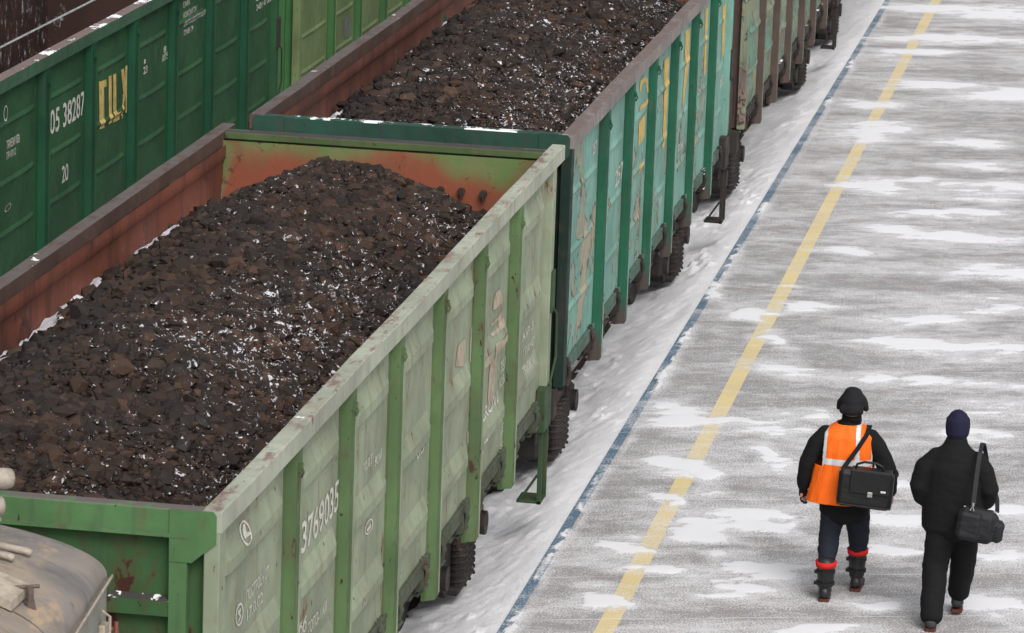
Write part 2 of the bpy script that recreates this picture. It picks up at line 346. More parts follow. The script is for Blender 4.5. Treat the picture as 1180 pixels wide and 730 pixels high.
for _ in range(260):      # drifts where the photograph does not reach
    x, y = RNG.uniform(.4, 12), RNG.uniform(-28, 90)
    if (y < 8.5 or y > 49 or x > 4.3+max(0, y-14)*-.03): PATCH.append((x, y, RNG.uniform(.2, .7), RNG.uniform(.15, .35)))
AE = math.radians(18.3); ca, sa = math.cos(AE), math.sin(AE)
def patch_field(x, y):
    w = .60*(fbm(x*2.6, y*2.6, 5, 5, .6)-.5); w2 = .60*(fbm(x*2.2+50, y*3.2, 9, 5, .6)-.5)
    f = np.zeros_like(x)
    for cx, cy, a, b in PATCH:
        dx = x-cx; dy = y-cy
        u = (dx*ca+dy*sa+w)/(a*1.35); v = (-dx*sa+dy*ca+w2)/(max(b, .09)*1.3)
        f = np.maximum(f, 1-np.sqrt(u*u+v*v)*.62)
    u = x*ca+y*sa; v = -x*sa+y*ca
    nn = fbm(u*.75, v*2.3, 21, 6, .6); n2 = fbm(u*3.0, v*8, 33, 5, .65)
    f = f*.66+.95*(nn-.5)+.62*(n2-.5)
    far = ss(24, 44, y)
    f = f+far*.08+.085
    # wind-packed strip beside the blue edge
    e = (.40+.12*(fbm(y*1.3, y*0+3, 41, 4)-.35)+.05*(vn(y*9, y*0, 3)-.5)-x)/.18
    f = np.maximum(f, np.clip(e, 0, 1)*ss(.30, .52, fbm(y*.75, y*0, 44, 3)+.08)*.72*(x > .295-.07*vn(y*7, y*0, 48)*(vn(y*.8, y*0, 47) > .5)))
    return f
def snowz(f): return ss(.38, .62, f)*.012
def slab_mat(name, base, kind):
    k = N(name); p = k.attr('patch')

    rot = k.map((1, 1, 1), rot=(0, 0, -AE)); st = k.map((1.6, 2.3, 1), src=rot); st2 = k.map((8, 12, 1), src=rot)
    fine = k.noise(58, 3, .8); grain = k.noise(24, 4, .8); streak = k.noise(1.3, 6, .72, .6, src=st); s2 = k.noise(1.2, 5, .7, src=st2)
    bigv = k.noise(.9, 3)
    c = k.mix(k.ramp(bigv, .3, .7), mul(base, .88), mul(base, 1.12))
    c = k.mix(k.ramp(k.noise(130, 2, .8), .35, .75), c, mul(base, 1.35))
    if kind == 'slab':
        c = k.mix(k.mth('MULTIPLY', k.ramp(k.noise(2.2, 4, .6), .5, .7), .4), c, (.23, .165, .13))
    # frost and blown grains
    fr = k.mth('ADD', k.mth('MULTIPLY', streak, .40), k.mth('ADD', k.mth('MULTIPLY', grain, .25), k.mth('ADD', k.mth('MULTIPLY', s2, .20), k.mth('MULTIPLY', k.ramp(fine, .36, .64), .30))))
    fr = k.mth('ADD', fr, k.mth('MULTIPLY', p, .40))
    lo = .625 if kind == 'slab' else .68
    c = k.mix(k.mth('MULTIPLY', k.ramp(fr, lo, lo+.14), .9 if kind == 'slab' else .62), c, mul(SNOW, .93))
    c = k.mix(k.mth('MULTIPLY', k.ramp(fr, lo-.20, lo+.06), .45 if kind == 'slab' else .3), c, (.52, .51, .52))
    pe = k.mth('ADD', p, k.mth('ADD', k.mth('MULTIPLY', k.mth('SUBTRACT', fine, .5), .30), k.mth('MULTIPLY', k.mth('SUBTRACT', k.noise(14, 4, .65, src=k.map((.75, 1.4, 1), src=rot)), .5), .30)))
    vv = k.xyz(rot)[1]; jl = k.mth('FRACT', k.mth('MULTIPLY', k.mth('ADD', vv, k.mth('MULTIPLY', k.noise(1.5, 2), .03)), .8))
    jl = k.mth('MULTIPLY', k.ramp(jl, .018, .004), k.ramp(k.noise(1.2, 3), .42, .55)); c = k.mix(k.mth('MULTIPLY', jl, .85), c, (.66, .66, .68))
    sm = k.ramp(pe, .44, .54)
    c = k.mix(sm, c, (.70, .70, .725))
    k.bump(k.mth('ADD', k.mth('MULTIPLY', sm, 2.2), k.mth('MULTIPLY', fine, .8)), .5, .008)
    return k.done(c, .85, spec=.25)
M_slab = slab_mat('platform', (.188, .182, .182), 'slab'); M_yel = slab_mat('yellow_line', (.55, .44, .21), 'y'); M_blue = slab_mat('blue_edge', (.045, .105, .165), 'b')
XE = .204
def sheet(name, xs, ys, lift, mat):
    X, Y = np.meshgrid(xs, ys); f = patch_field(X, Y); Z = snowz(f)+lift
    return tag(grid_obj(name, X, Y, Z, mat, {'patch': f}), kind='structure')
ya = np.concatenate([np.arange(-30, 6, .4), np.arange(6, 30, .045), np.arange(30, 52, .07), np.arange(52, 130, .5)])
xa = np.concatenate([np.arange(XE, 4.9, .045), np.arange(4.9, 14.01, .35)])
sheet('platform', xa, ya, 0, M_slab)
sheet('yellow_line', np.linspace(.975, 1.14, 6), ya, .004, M_yel)
sheet('edge_stripe', np.linspace(XE-.004, XE+.088, 6), ya, .004, M_blue)
k = N('concrete'); M_conc = k.done(k.mix(k.noise(9, 4), (.2, .19, .18), (.34, .33, .32)), .9)
tag(MB().box(XE-.006, XE+.2, -30, 130, -.7, -.012).build('platform_wall', M_conc), kind='structure')
# snow between track and platform
k = N('trackside_snow')
n1 = k.noise(3.2, 5, .7); n2 = k.noise(26, 4, .7)
c = k.mix(k.ramp(n1, .35, .7), (.80, .80, .825), (.87, .87, .885))
sp = k.mth('MULTIPLY', k.ramp(n2, .60, .70), k.ramp(k.noise(1.7, 3), .48, .62))
c = k.mix(k.mth('MULTIPLY', sp, .55), c, (.28, .26, .25))
k.bump(k.mth('ADD', k.noise(11, 5, .7), k.mth('MULTIPLY', n2, .4)), .55, .03)
M_snow = k.done(c, .85, spec=.2)
xs = np.concatenate([np.linspace(-30, -1.6, 90), np.linspace(-1.55, XE, 46)])
X, Y = np.meshgrid(xs, np.concatenate([np.arange(-30, 2, .5), np.arange(2, 55, .06), np.arange(55, 130, .8)]))
prof = -.012-.33*ss(XE+.12, -.68, X)-.10*ss(-.5, -1.5, X)+.33*float(ss(XE+.12, -.68, np.array(XE)))
am = ss(XE, XE-.30, X)
lump = (fbm(X*1.9, Y*1.1, 61, 4)-.5)*.05+(fbm(X*9, Y*8, 63, 4, .7)-.5)*.05
clod = np.clip(fbm(X*11, Y*10, 65, 3)-.60, 0, 1)*.22*ss(.5, .62, fbm(X*1.2, Y*.8, 66, 3))
edge = .06*(fbm(Y*.8, Y*0+X*1.4, 70, 3)-.4)
Z = prof+am*(lump+clod)+edge*ss(-1, 0, X)*am*.9
tag(grid_obj('trackside_snow', X, Y, Z, M_snow), kind='structure')
_b = MB(); _b.add([(-400, -300, -.75), (400, -300, -.75), (400, 900, -.75), (-400, 900, -.75)], [(0, 1, 2, 3)]); tag(_b.build("snowfield", M_snow), kind="structure")
M_rail = simple('rail_steel', (.12, .09, .08), .5, .6)
for xc in (-1.6, -7.28):
    for sx in (-.76, .76):
        x = xc+sx
        tag(MB().prism([(x-.035, RZ), (x+.035, RZ), (x+.035, RZ-.04), (x+.01, RZ-.05), (x+.01, RZ-.13), (x+.07, RZ-.15), (x-.07, RZ-.15), (x-.01, RZ-.13), (x-.01, RZ-.05), (x-.035, RZ-.04)], 'y', -30, 130).build('rail', M_rail), kind='structure')
# ---------------- wagons ----------------
XP = -.09           # panel plane behind the rail's outer face
def ridge_prof(z, ridges):
    # ridges: (top, bottom, depth): slopes out from the top, back in sharply at the bottom
    d = 0
    for t, b, h in ridges:
        d = d+h*np.interp(z, [b-.015, b+.02, b+(t-b)*.45, t], [0, 1, 1, 0])
    return d
def text_mesh(s):
    cu = bpy.data.curves.new('t', 'FONT'); cu.body = s; cu.resolution_u = 3; cu.offset = .012
    o = bpy.data.objects.new('t', cu); C.objects.link(o)
    dg = bpy.context.evaluated_depsgraph_get(); dg.update()
    me = bpy.data.meshes.new_from_object(o.evaluated_get(dg)); bpy.data.objects.remove(o); return me
def wagon(name, label, cat, xr, y0, LB, Wd, e1, pp, M, ridges, bulge, xfirst=True, texts=(), polys=(), detail=True, scal=0., seed=1, group='open freight wagons'):
    root = empty(name, (xr-Wd/2, y0+LB/2, RZ)); tag(root, label, cat, group)
    off = (xr-Wd/2, y0+LB/2, RZ)
    rnd = random.Random(seed)
    posts = [e1+pp*k for k in range(6)]
    zt = ZT-.135; zb = 1.15
    RE = .30; yb = [.15]+posts+[LB-RE-.15]
    zs = np.unique(np.round(np.concatenate([np.linspace(zb, zt, 20)]+[[t, b-.015, b+.02, b+(t-b)*.45] for t, b, h in ridges]), 4))
    ys = np.unique(np.round(np.concatenate([np.concatenate([np.linspace(a, b, 11), [a+.12, a+.18, a+.24, b-.17, b-.22, b-.27, b-.32, b-.36]]) for a, b in zip(yb[:-1], yb[1:])]), 4))
    def disp(y, z):
        y = np.asarray(y, float); z = np.asarray(z, float)
        i = np.clip(np.searchsorted(yb, y)-1, 0, 6); a = np.take(yb, i); b = np.take(yb, i+1)
        u = (y-a)/(b-a); tap = ss(.15, .22, u*(b-a))*ss(.17, .36, (1-u)*(b-a))
        s = np.clip((z-zb)/(zt-zb), 0, 1); bw = ss(.08, .5, u*(b-a))*ss(.12, .7, (1-u)*(b-a))
        d = ridge_prof(z, ridges)*tap+bulge*bw*np.sin(np.pi*s)**.6*(.7+.6*vn(i*3.3, y*0, seed))
        if scal: d = d+scal*bw*np.abs(np.sin(np.pi*(z-zb)/.42+i))**.8*ss(0, .1, s)*ss(1, .9, s)
        return d+.006*(fbm(y*2.2, z*2.2, seed+5, 3)-.5)
    Yg, Zg = np.meshgrid(ys, zs); Dg = disp(Yg, Zg)
    def bil(y, z):
        i = np.clip(np.searchsorted(ys, y)-1, 0, len(ys)-2); j = np.clip(np.searchsorted(zs, z)-1, 0, len(zs)-2)
        u = np.clip((y-ys[i])/(ys[i+1]-ys[i]), 0, 1); v = np.clip((z-zs[j])/(zs[j+1]-zs[j]), 0, 1)
        return (Dg[j, i]*(1-u)+Dg[j, i+1]*u)*(1-v)+(Dg[j+1, i]*(1-u)+Dg[j+1, i+1]*u)*v
    for side in (1, -1):     # right side faces the platform
        def X(x): return xr+x if side == 1 else xr-Wd-x
        if side == 1 or detail:
            sw = grid_obj('side_panel', X(0)+side*(XP+Dg), y0+Yg, Zg, M['panel'], None, root, True, off)
            sw.data.set_sharp_from_angle(angle=math.radians(11))
        else:
            sw = MB(off).box(min(X(XP), X(XP+.01)), max(X(XP), X(XP+.01)), y0+.1, y0+LB-.1, zb, zt).build('side_panel', M['panel'], root)
        xi = X(-.125)
        Yi, Zi = np.meshgrid(np.linspace(y0+.1, y0+LB-RE-.1, 150), np.concatenate([np.linspace(1.0, 3.1, 22), [3.13, 3.15, 3.21, 3.27]]))
        lip = np.interp(Zi, [1, 3.10, 3.13, 3.15, 3.3], [0, 0, .012, .022, .022])
        dent = .05*(fbm(Yi*.75, Zi*.9, seed+20+side, 3)-.5)*ss(3.15, 2.9, Zi)+.02*(fbm(Yi*2.5, Zi*2, seed+27, 3)-.5)*ss(3.15, 3.0, Zi)
        grid_obj('inner_lining', xi-side*(dent*0+.0)+side*(-lip)+side*dent*.8, Yi, Zi, M['inner'], None, root, True, off)
        # top rail, slightly bent by grabs
        nn = 90; yy = np.linspace(y0, y0+LB, nn)
        jx = .022*(fbm(yy*.55, yy*0+seed, seed+31, 3)-.5); jz = .012*(fbm(yy*.8, yy*0+seed, seed+37, 3)-.5)
        sec = [(0, -.006), (0, -.135), (-.125, -.135), (-.125, -.006), (-.117, 0), (-.008, 0)]
        b = MB(off); vs = []
        for q in range(nn):
            for sx, sz in sec: vs.append((X(sx)+jx[q], yy[q], ZT+sz+jz[q]))
        fs = [(q*6+j, q*6+(j+1) % 6, (q+1)*6+(j+1) % 6, (q+1)*6+j) for q in range(nn-1) for j in range(6)]+[tuple(range(6)), tuple((nn-1)*6+j for j in range(6))]
        b.add(vs, fs); b.build('top_rail', M['rail'] if side == 1 else M['rail_left'], root)
        for k, p in enumerate(posts):
            b = MB(off); hw = .102+rnd.uniform(-.004, .004); jo = rnd.uniform(-.006, .006); zlo = .757+rnd.uniform(-.01, .01)
            pr = [(p-.145, XP+.004), (p-hw-.015, XP+.012), (p-hw+.02, -.014+jo), (p+hw-.02, -.014+jo), (p+hw+.015, XP+.012), (p+.145, XP+.004), (p+.145, XP-.03), (p-.145, XP-.03)]
            b.prism([(X(x), y0+y) for y, x in pr], 'z', zlo, zt+.002, 0)
            b.prism([(X(x), y0+y) for y, x in [(p+.045, -.009+jo), (p+.083, -.009+jo), (p+.083, -.02), (p+.045, -.02)]], 'z', zlo+.02, zt-.22, 1)
            b.prism([(X(x), y0+y) for y, x in [(p+.09, XP+.016), (p+.165, XP+.016), (p+.165, XP-.01), (p+.09, XP-.01)]], 'z', 1.16, zt, 1)
            b.box(min(X(-.03), X(.006)), max(X(-.03), X(.006)), y0+p-.035, y0+p+.03, zt-.16, zt-.11)      # lashing eye
            b.tube([(X(.004), y0+p-.02, zt-.12), (X(.02), y0+p-.02, zt-.16), (X(.004), y0+p-.02, zt-.2)], .008, 6)
            b.build('post', [M['post'], M['panel']], root)
        for yy0, yy1 in ((0, .16), (LB-RE-.16, LB-RE)):
            b = MB(off); b.box(min(X(-.118), X(-.02)), max(X(-.118), X(-.02)), y0+yy0, y0+yy1, 1.0, zt, 0, .006)
            b.build('corner_post', M['corner'] if yy0 == 0 else M['panel'], root)
        # sill below the panels
        b = MB(off); b.box(min(X(-.06), X(-.16)), max(X(-.06), X(-.16)), y0+.1, y0+LB-RE, zb-.13, zb-.004, 0, .005)
        b.build('side_sill', M['sill'], root)
        if side == 1 or detail:
            for k in range(7):
                a, c2 = yb[k], yb[k+1]
                for yq in (a+.33, c2-.36):
                    if (c2-a) < 1.2 and yq > a+.4: continue
                    b = MB(off); x = lambda q: X(q)
                    def bx(xa, xb, ya_, yb_, za, zb_): b.box(min(x(xa), x(xb)), max(x(xa), x(xb)), y0+ya_, y0+yb_, za, zb_, 0, .004)
                    bx(-.12, -.055, yq-.045, yq-.03, .90, 1.17); bx(-.12, -.055, yq+.045, yq+.06, .90, 1.17)
                    b.tube([(x(-.06), y0+yq-.01, 1.15), (x(-.035), y0+yq+.005, 1.05), (x(-.065), y0+yq+.02, .94), (x(-.11), y0+yq+.01, .86), (x(-.17), y0+yq, .87)], [.018, .024, .021, .018, .014], 7)
                    for zz in (1.11, .93): b.tube([(x(-.045), y0+yq-.075, zz), (x(-.045), y0+yq+.09, zz)], .013, 7)
                    bx(-.3, -.14, yq-.12, yq+.16, .84, .88)
                    b.tube([(x(-.07), y0+yq+.13, 1.12), (x(-.06), y0+yq+.15, .97), (x(-.13), y0+yq+.12, .82)], .010, 6)
                    b.build('hatch_latch', M['latch'], root)
    # ends
    for near in (1, 0):
        yo = y0 if near else y0+LB-RE; sg = 1 if near else -1
        xl, xR = xr-Wd+.2, xr-.2
        def yb_(a, b2): return (min(yo+sg*a, yo+sg*b2), max(yo+sg*a, yo+sg*b2))
        xs_ = np.linspace(xr-Wd+.12, xr-.12, 40); zs_ = np.linspace(1.0, zt+.055, 26); Xe, Ze = np.meshgrid(xs_, zs_)
        dn = .025*(fbm(Xe*1.7, Ze*1.7, seed+50+near, 3)-.5)
        grid_obj('end_panel', Xe, yo+sg*(.075+dn), Ze, M['end'], None, root, True, off)
        grid_obj('inner_end', Xe, yo+sg*(.135+dn), Ze, M['inner_end'], None, root, True, off)
        b = MB(off)
        if near: b.box(xl-.08, xR+.08, *yb_(-.002, .115), zt-.035, ZT-.004, 0, .008); b.box(xl, xR, *yb_(-.015, .05), zt-.045, zt-.02)
        else: b.box(xl-.08, xR+.08, *yb_(-.07, .11), ZT-.075, ZT-.006, 0, .01); b.box(xl-.08, xR+.08, *yb_(-.07, .06), zt-.1, ZT-.075)
        b.build('end_rail', M['endrail'] if near else M['endfar'], root)
        for zc in (2.755, 2.2, 1.65):
            b = MB(off); b.prism([(yo+sg*.08, zc+.07), (yo+sg*.0, zc+.045), (yo+sg*.0, zc-.05), (yo+sg*.08, zc-.08)], 'x', xl+.08, xR-.05); b.build('stiffener', M['end'], root)
        for s in (1, -1):
            xc = xr-.19 if s == 1 else xr-Wd+.19
            b = MB(off); b.prism([(xc-s*.14, ZT-.002), (xc+s*.13, ZT-.002), (xc+s*.15, ZT-.03), (xc+s*.15, ZT-.2), (xc+s*.0, ZT-.33), (xc-s*.14, ZT-.33)], 'y', *yb_(-.012, -.001))
            b.box(min(xc-s*.14, xc-s*.03), max(xc-s*.14, xc-s*.03), *yb_(-.007, .07), 1.0, zt-.04); b.build('corner_gusset', M['endrail'], root)
        b = MB(off); b.box(xr-Wd+.1, xr-.1, *yb_(.0, .2), .68, .98, 0, .01); b.build('end_beam', M['mech'], root)
        xm = xr-Wd/2
        b = MB(off); b.box(xm-.14, xm+.14, *yb_(-.35, .05), .55, .8, 0, .02); b.box(xm-.2, xm-.02, *yb_(-.55, -.3), .5, .84, 0, .04); b.box(xm+.06, xm+.18, *yb_(-.5, -.3), .55, .8, 0, .03)
        b.build('coupler', M['mech'], root)
        b = MB(off); b.tube([(xm+.35, yo, .75), (xm+.37, yo-sg*.15, .6), (xm+.3, yo-sg*.4, .35), (xm+.2, yo-sg*.5, .45)], .025, 8); b.build('brake_hose', M['mech'], root)
    b = MB(off); b.box(xr-Wd+.15, xr-.15, y0+.1, y0+LB-.4, 1.0, 1.05); b.build('floor', M['mech'], root)
    b = MB(off); b.box(xr-Wd/2-.2, xr-Wd/2+.2, y0+.2, y0+LB-.2, .6, .99); 
    b.build('centre_sill', M['mech'], root)
    for p in posts:
        b = MB(off); b.box(xr-Wd+.2, xr-.2, y0+p-.08, y0+p+.08, .75, .995); b.build('cross_beam', M['mech'], root)
    # bogies
    xm = xr-Wd/2
    for yc in (2.15, LB-2.1):
        b = MB(off)
        for s in (1, -1):
            x = xm+s*1.02; yq = y0+yc
            b.prism([(yq-1.15, .2), (yq-1.15, .36), (yq-.55, .50), (yq+.55, .50), (yq+1.15, .36), (yq+1.15, .2), (yq+.8, .12), (yq+.5, -.17), (yq-.5, -.17), (yq-.8, .12)], 'x', x-.07, x+.07)
            for ax in (-.925, .925): b.box(x-.12, x+.12, yq+ax-.16, yq+ax+.16, -.0, .3, 0, .04); 
            for ax in (-.925, .925): b.tube([(x+s*.1, yq+ax, .13), (x+s*.17, yq+ax, .13)], .11, 14)
            b.box(x-.14, x+.16, yq-.34, yq+.34, -.2, -.13, 0, .02)
        b.box(xm-1.15, xm+1.15, y0+yc-.2, y0+yc+.2, .3, .58, 0, .04)
        bg_ = b.build('bogie', M['mech'], root)
        for s in (1, -1):
            for ax in (-.925, .925):
                b = MB(off); x = xm+s*.76; yq = y0+yc+ax; 
                b.tube([(x-.065, yq, .125), (x+.04, yq, .125)], .475, 30); b.tube([(x-.09 if s == 1 else x+.05, yq, .125), (x-.06 if s == 1 else x+.09, yq, .125)], .5, 30)
                b.build('wheel', M['mech'], bg_)
            for j in (-.2, .0, .2):
                b = MB(off); yq = y0+yc+j; x = xm+s*1.14
                pts = [(x+.075*math.cos(t*.52), yq+.075*math.sin(t*.52), -.13+.46*t/96) for t in range(97)]
                b.tube(pts, .016, 5); b.tube([(x, yq, -.13), (x, yq, .33)], .074, 12); b.build('spring', M['mech'], bg_)
    # corner step and handhold at the platform side, far end
    b = MB(off); x1 = xr+.0; ya_ = y0+LB-.62
    for yq in (ya_+.04, ya_+.32): b.box(x1-.055, x1-.015, yq, yq+.03, .17, 1.2, 0, .003)
    b.box(x1-.085, x1-.004, ya_-.004, ya_+.38, .85, 1.25, 0, .004)
    b.box(x1-.24, x1-.015, ya_+.04, ya_+.33, .175, .20, 0, .003); b.tube([(x1-.21, ya_+.05, .2), (x1-.05, ya_+.03, .45)], .012, 6)
    b.build('corner_step', M['step'], root)
    b = MB(off); b.tube([(x1-.03, y0+LB-.36, 2.0), (x1+.03, y0+LB-.33, 1.9), (x1+.035, y0+LB-.33, 1.5), (x1-.0, y0+LB-.42, 1.25)], .011, 6)
    b.box(x1-.06, x1+.0, y0+LB-.42, y0+LB-.27, 1.92, 2.3, 0, .005); b.build('handhold', M['step'], root)
    # lettering: thin paint that follows the pressed panels
    def stick(me_or_polys, mat):
        bm = bmesh.new()
        if isinstance(me_or_polys, bpy.types.Mesh): bm.from_mesh(me_or_polys)
        else:
            for p in me_or_polys:
                try: bm.faces.new([bm.verts.new((y, z, 0)) for y, z in p])
                except ValueError: pass
            bmesh.ops.remove_doubles(bm, verts=bm.verts[:], dist=1e-4)
            bmesh.ops.triangulate(bm, faces=bm.faces[:])
        if not bm.verts: return
        ylo, yhi = min(v.co.x for v in bm.verts), max(v.co.x for v in bm.verts); zlo, zhi = min(v.co.y for v in bm.verts), max(v.co.y for v in bm.verts)
        for q in zs:
            if zlo < q < zhi: bmesh.ops.bisect_plane(bm, geom=bm.verts[:]+bm.edges[:]+bm.faces[:], plane_co=(0, q, 0), plane_no=(0, 1, 0))
        for q in ys+y0:
            if ylo < q < yhi: bmesh.ops.bisect_plane(bm, geom=bm.verts[:]+bm.edges[:]+bm.faces[:], plane_co=(q, 0, 0), plane_no=(1, 0, 0))
        me = bpy.data.meshes.new('lettering')
        yv = np.array([v.co.x for v in bm.verts]); zv = np.array([v.co.y for v in bm.verts]); xv = xr+XP+bil(yv-y0, zv)+.005
        for v, a in zip(bm.verts, xv): v.co = (a-off[0], v.co.x-off[1], v.co.y-off[2])
        bm.to_mesh(me); bm.free(); me.materials.append(mat); o = bpy.data.objects.new('lettering', me); C.objects.link(o); o.parent = root
    for s, ya1, yb1, z1, h in texts:
        me = text_mesh(s)
        if not me.vertices: continue
        co = np.array([v.co[:] for v in me.vertices]); x0, x1_ = co[:, 0].min(), co[:, 0].max(); capz = .69
        co[:, 0] = ya1+(co[:, 0]-x0)/(x1_-x0)*(yb1-ya1); co[:, 1] = z1+co[:, 1]/capz*h; co[:, 2] = 0
        for v, c3 in zip(me.vertices, co): v.co = c3
        stick(me, M['ink'])
    rings = [p for c, p in polys if c == 'w']
    for c, p in polys:
        if c != 'w': stick([p], INK[c])
    while rings:      # quads that touch make one emblem
        g = [rings.pop(0)]; grew = True
        while grew:
            grew = False
            for q in rings[:]:
                if any(abs(a[0]-b[0])+abs(a[1]-b[1]) < 1e-4 for r in g for a in r for b in q): g.append(q); rings.remove(q); grew = True
        stick(g, INK['w'])
    return root, off
def ink(name, col, wear):
    k = N(name); w = k.ramp(k.noise(9, 5, .7), wear, wear+.12)
    return k.done(k.mix(w, mul(col, .75), col), .8)
INK = {'w': ink('ink_white', (.58, .56, .50), .4), 'y': ink('ink_yellow', (.56, .40, .13), .42), 'p': ink('ink_peach', (.40, .335, .25), .43), 'g': ink('ink_grey', (.13, .13, .13), .4)}
# materials per wagon
mechd = paint('underframe_dark', (.030, .026, .024), .4, (.07, .04, .03), topsnow=.25)
mechg = paint('underframe_green', (.065, .08, .055), .6, (.06, .035, .025), grime=.6)
stepg = paint('step_green', (.035, .068, .030), .3, (.07, .03, .02))
A_ = dict(panel=paint('pale_green_paint', (.245, .285, .200), .38, (.12, .06, .038), grime=.42, chips=.9, grimec=(.12, .11, .09)),
          post=paint('post_green', (.082, .138, .055), .40, (.05, .026, .02), chips=1.2, grime=.3),
          rail=paint('rail_pale', (.335, .36, .29), .35, (.16, .09, .065), topsnow=.18, topwear=((.20, .13, .11), .50), chips=.7, grime=.3),
          end=paint('end_green', (.046, .118, .042), .95, (.05, .018, .012), grime=.5, topsnow=.40, topwear=((.05, .045, .04), .2)), endrail=paint('end_rail_green', (.080, .175, .068), .2, (.07, .03, .02), topsnow=.22, topwear=((.12, .10, .095), .35), grime=.45),
          mech=mechd, latch=mechg, sill=mechg, step=stepg, ink=INK['w'])
def inner_mat(name, base, dark, snow=0.):
    k = N(name); st = k.noise(1, 5, .65, src=k.map((1, 5.5, .7))); big = k.noise(.8, 4, .6, .5, src=k.map((1, 1, .8)))
    c = k.mix(k.ramp(big, .3, .7), mul(base, .75), mul(base, 1.2)); c = k.mix(k.mth('MULTIPLY', k.ramp(st, .42, .72), .7), c, dark)
    c = k.mix(k.ramp(k.noise(5, 6, .7), .6, .75), c, mul(base, .35)); c = k.mix(k.ramp(k.noise(1.9, 4, .6, .8), .56, .70), c, mul(dark, 1.1))
    c = k.mix(k.mth('MULTIPLY', k.ramp(k.noise(3, 5, .7), .62, .7), .6), c, (.22, .19, .17))
    if snow:
        c = k.mix(k.mth('MULTIPLY', k.ramp(k.noise(7, 6, .8, src=k.map((1, 1.2, .6))), .55, .68), k.ramp(k.xyz()[0], -1.15, -1.3)), c, (.55, .55, .60))
    k.bump(k.noise(9, 5), .4, .012)
    return k.done(c, .75, spec=.3)
A_['inner'] = inner_mat('inner_brick_red', (.20, .064, .040), (.062, .031, .025))
rail_l = paint('rail_rusty', (.090, .055, .044), .4, (.09, .05, .04), topsnow=.22, topwear=((.105, .09, .085), .38), grime=.5)
endfar = paint('end_rail_grimy', (.075, .115, .042), .6, (.045, .035, .03), topwear=((.05, .045, .042), .2), grime=.7)
k = N('inner_end_green_rust'); z = k.xyz()[2]
h = k.mth('ADD', z, k.mth('MULTIPLY', k.mth('SUBTRACT', k.noise(1.1, 4, .6, src=k.map((1, 1, .5))), .5), 1.1))
c = k.mix(k.ramp(k.noise(3, 5, .65), .35, .7), (.11, .18, .055), (.165, .185, .08))
c = k.mix(k.ramp(k.mth('SUBTRACT', h, k.ramp(k.mth('ABSOLUTE', k.xyz()[0]), 1.32, 1.5, 0., -.35)), 3.66, 3.38), c, (.235, .066, .034)); c = k.mix(k.ramp(k.noise(2.1, 5, .65), .52, .72), c, (.17, .085, .045))
c = k.mix(k.ramp(k.noise(5, 6, .75, .5), .58, .64), c, (.10, .036, .022))
k.bump(k.noise(12, 4), .3, .01); A_['inner_end'] = k.done(c, .7)
B_ = dict(panel=paint('teal_paint', (.165, .325, .275), .25, (.10, .06, .05), patch=[(.33, .30, .22), (.25, .27, .20)], patchamt=.625, grime=.3, chips=.9, grimec=(.11, .10, .085)),
          post=paint('post_dark_green', (.010, .082, .044), .12, (.05, .04, .03), chips=.4, grime=.3, low=(1.45, (.055, .045, .038))),
          rail=paint('rail_grey', (.21, .19, .18), .3, (.13, .09, .075), topsnow=.12, topwear=((.15, .115, .105), .35), grime=.4),
          end=paint('end_dark_green', (.011, .026, .020), .3, (.04, .025, .02), grime=.6), endrail=paint('end_rail_dark', (.020, .062, .044), .2, (.03, .025, .022), topsnow=.5, grime=.7),
          mech=mechd, latch=mechd, sill=paint('sill_teal', (.07, .13, .10), .7, (.06, .04, .03), grime=.7), step=mechd, ink=INK['w'], inner=inner_mat('inner_brown', (.155, .058, .040), (.06, .036, .030)))
B_['inner_end'] = B_['inner']
C_ = dict(panel=paint('mottled_brown_paint', (.20, .15, .135), .3, (.09, .06, .045), patch=[(.24, .28, .19), (.12, .25, .19), (.20, .235, .155)], patchamt=.50, grime=.5, chips=.6),
          post=paint('post_brown', (.068, .048, .040), .2, (.05, .035, .03), grime=.4), rail=paint('rail_brown', (.12, .09, .08), .2, topsnow=.2), end=paint('end_brown', (.08, .055, .045), .3), endrail=paint('end_rail_brown', (.10, .07, .06), .3, topsnow=.5),
          mech=mechd, latch=mechd, sill=mechd, step=mechd, ink=INK['w'], inner=B_['inner'], inner_end=B_['inner'])
L_ = dict(panel=paint('bottle_green_paint', (.024, .080, .033), .03, (.05, .05, .04), grime=.38, chips=.1, grimec=(.035, .06, .045)), post=paint('post_bottle_green', (.006, .055, .024), 0, grime=.3, chips=.1),
          rail=paint('rail_bottle_green', (.045, .105, .062), .12, (.05, .05, .04), topsnow=.42, topwear=((.17, .125, .115), .30), grime=.6, grimec=(.03, .035, .03)), end=None, endrail=None, mech=mechd, latch=mechd, sill=mechd, step=mechd, ink=INK['w'], inner=inner_mat('inner_black_brown', (.045, .022, .017), (.014, .011, .011), 1))
L_['end'] = L_['panel']; L_['endrail'] = L_['rail']; L_['inner_end'] = L_['inner']
Mm = dict(L_); Mm['panel'] = paint('moss_green_paint', (.135, .185, .078), .08, (.08, .07, .05), grime=.3, chips=.2); Mm['post'] = paint('post_moss', (.035, .105, .034), .05, grime=.3, chips=.2)
Mm['end'] = paint('end_moss', (.05, .15, .05), .1, topsnow=.9); Mm['endrail'] = Mm['rail'] = Mm['end']
DY = {'A': -.08, 'B': 0, 'L': .13, 'M': 0}
B_['corner'] = B_['end']
for q in (A_, B_, C_, L_, Mm): q.setdefault('corner', q['panel']); q.setdefault('rail_left', rail_l); q.setdefault('endfar', endfar)
T = lambda w: [(t[1], t[2]+DY[w], t[3]+DY[w], t[4], t[5]) for t in TEXTS if t[0] == w]
Pq = lambda w: [(p[1], [(a+DY[w], b) for a, b in p[2]]) for p in POLYS if p[0] == w]
RA = [(3.09, 2.87, .042), (2.34, 2.12, .042), (1.67, 1.45, .042)]
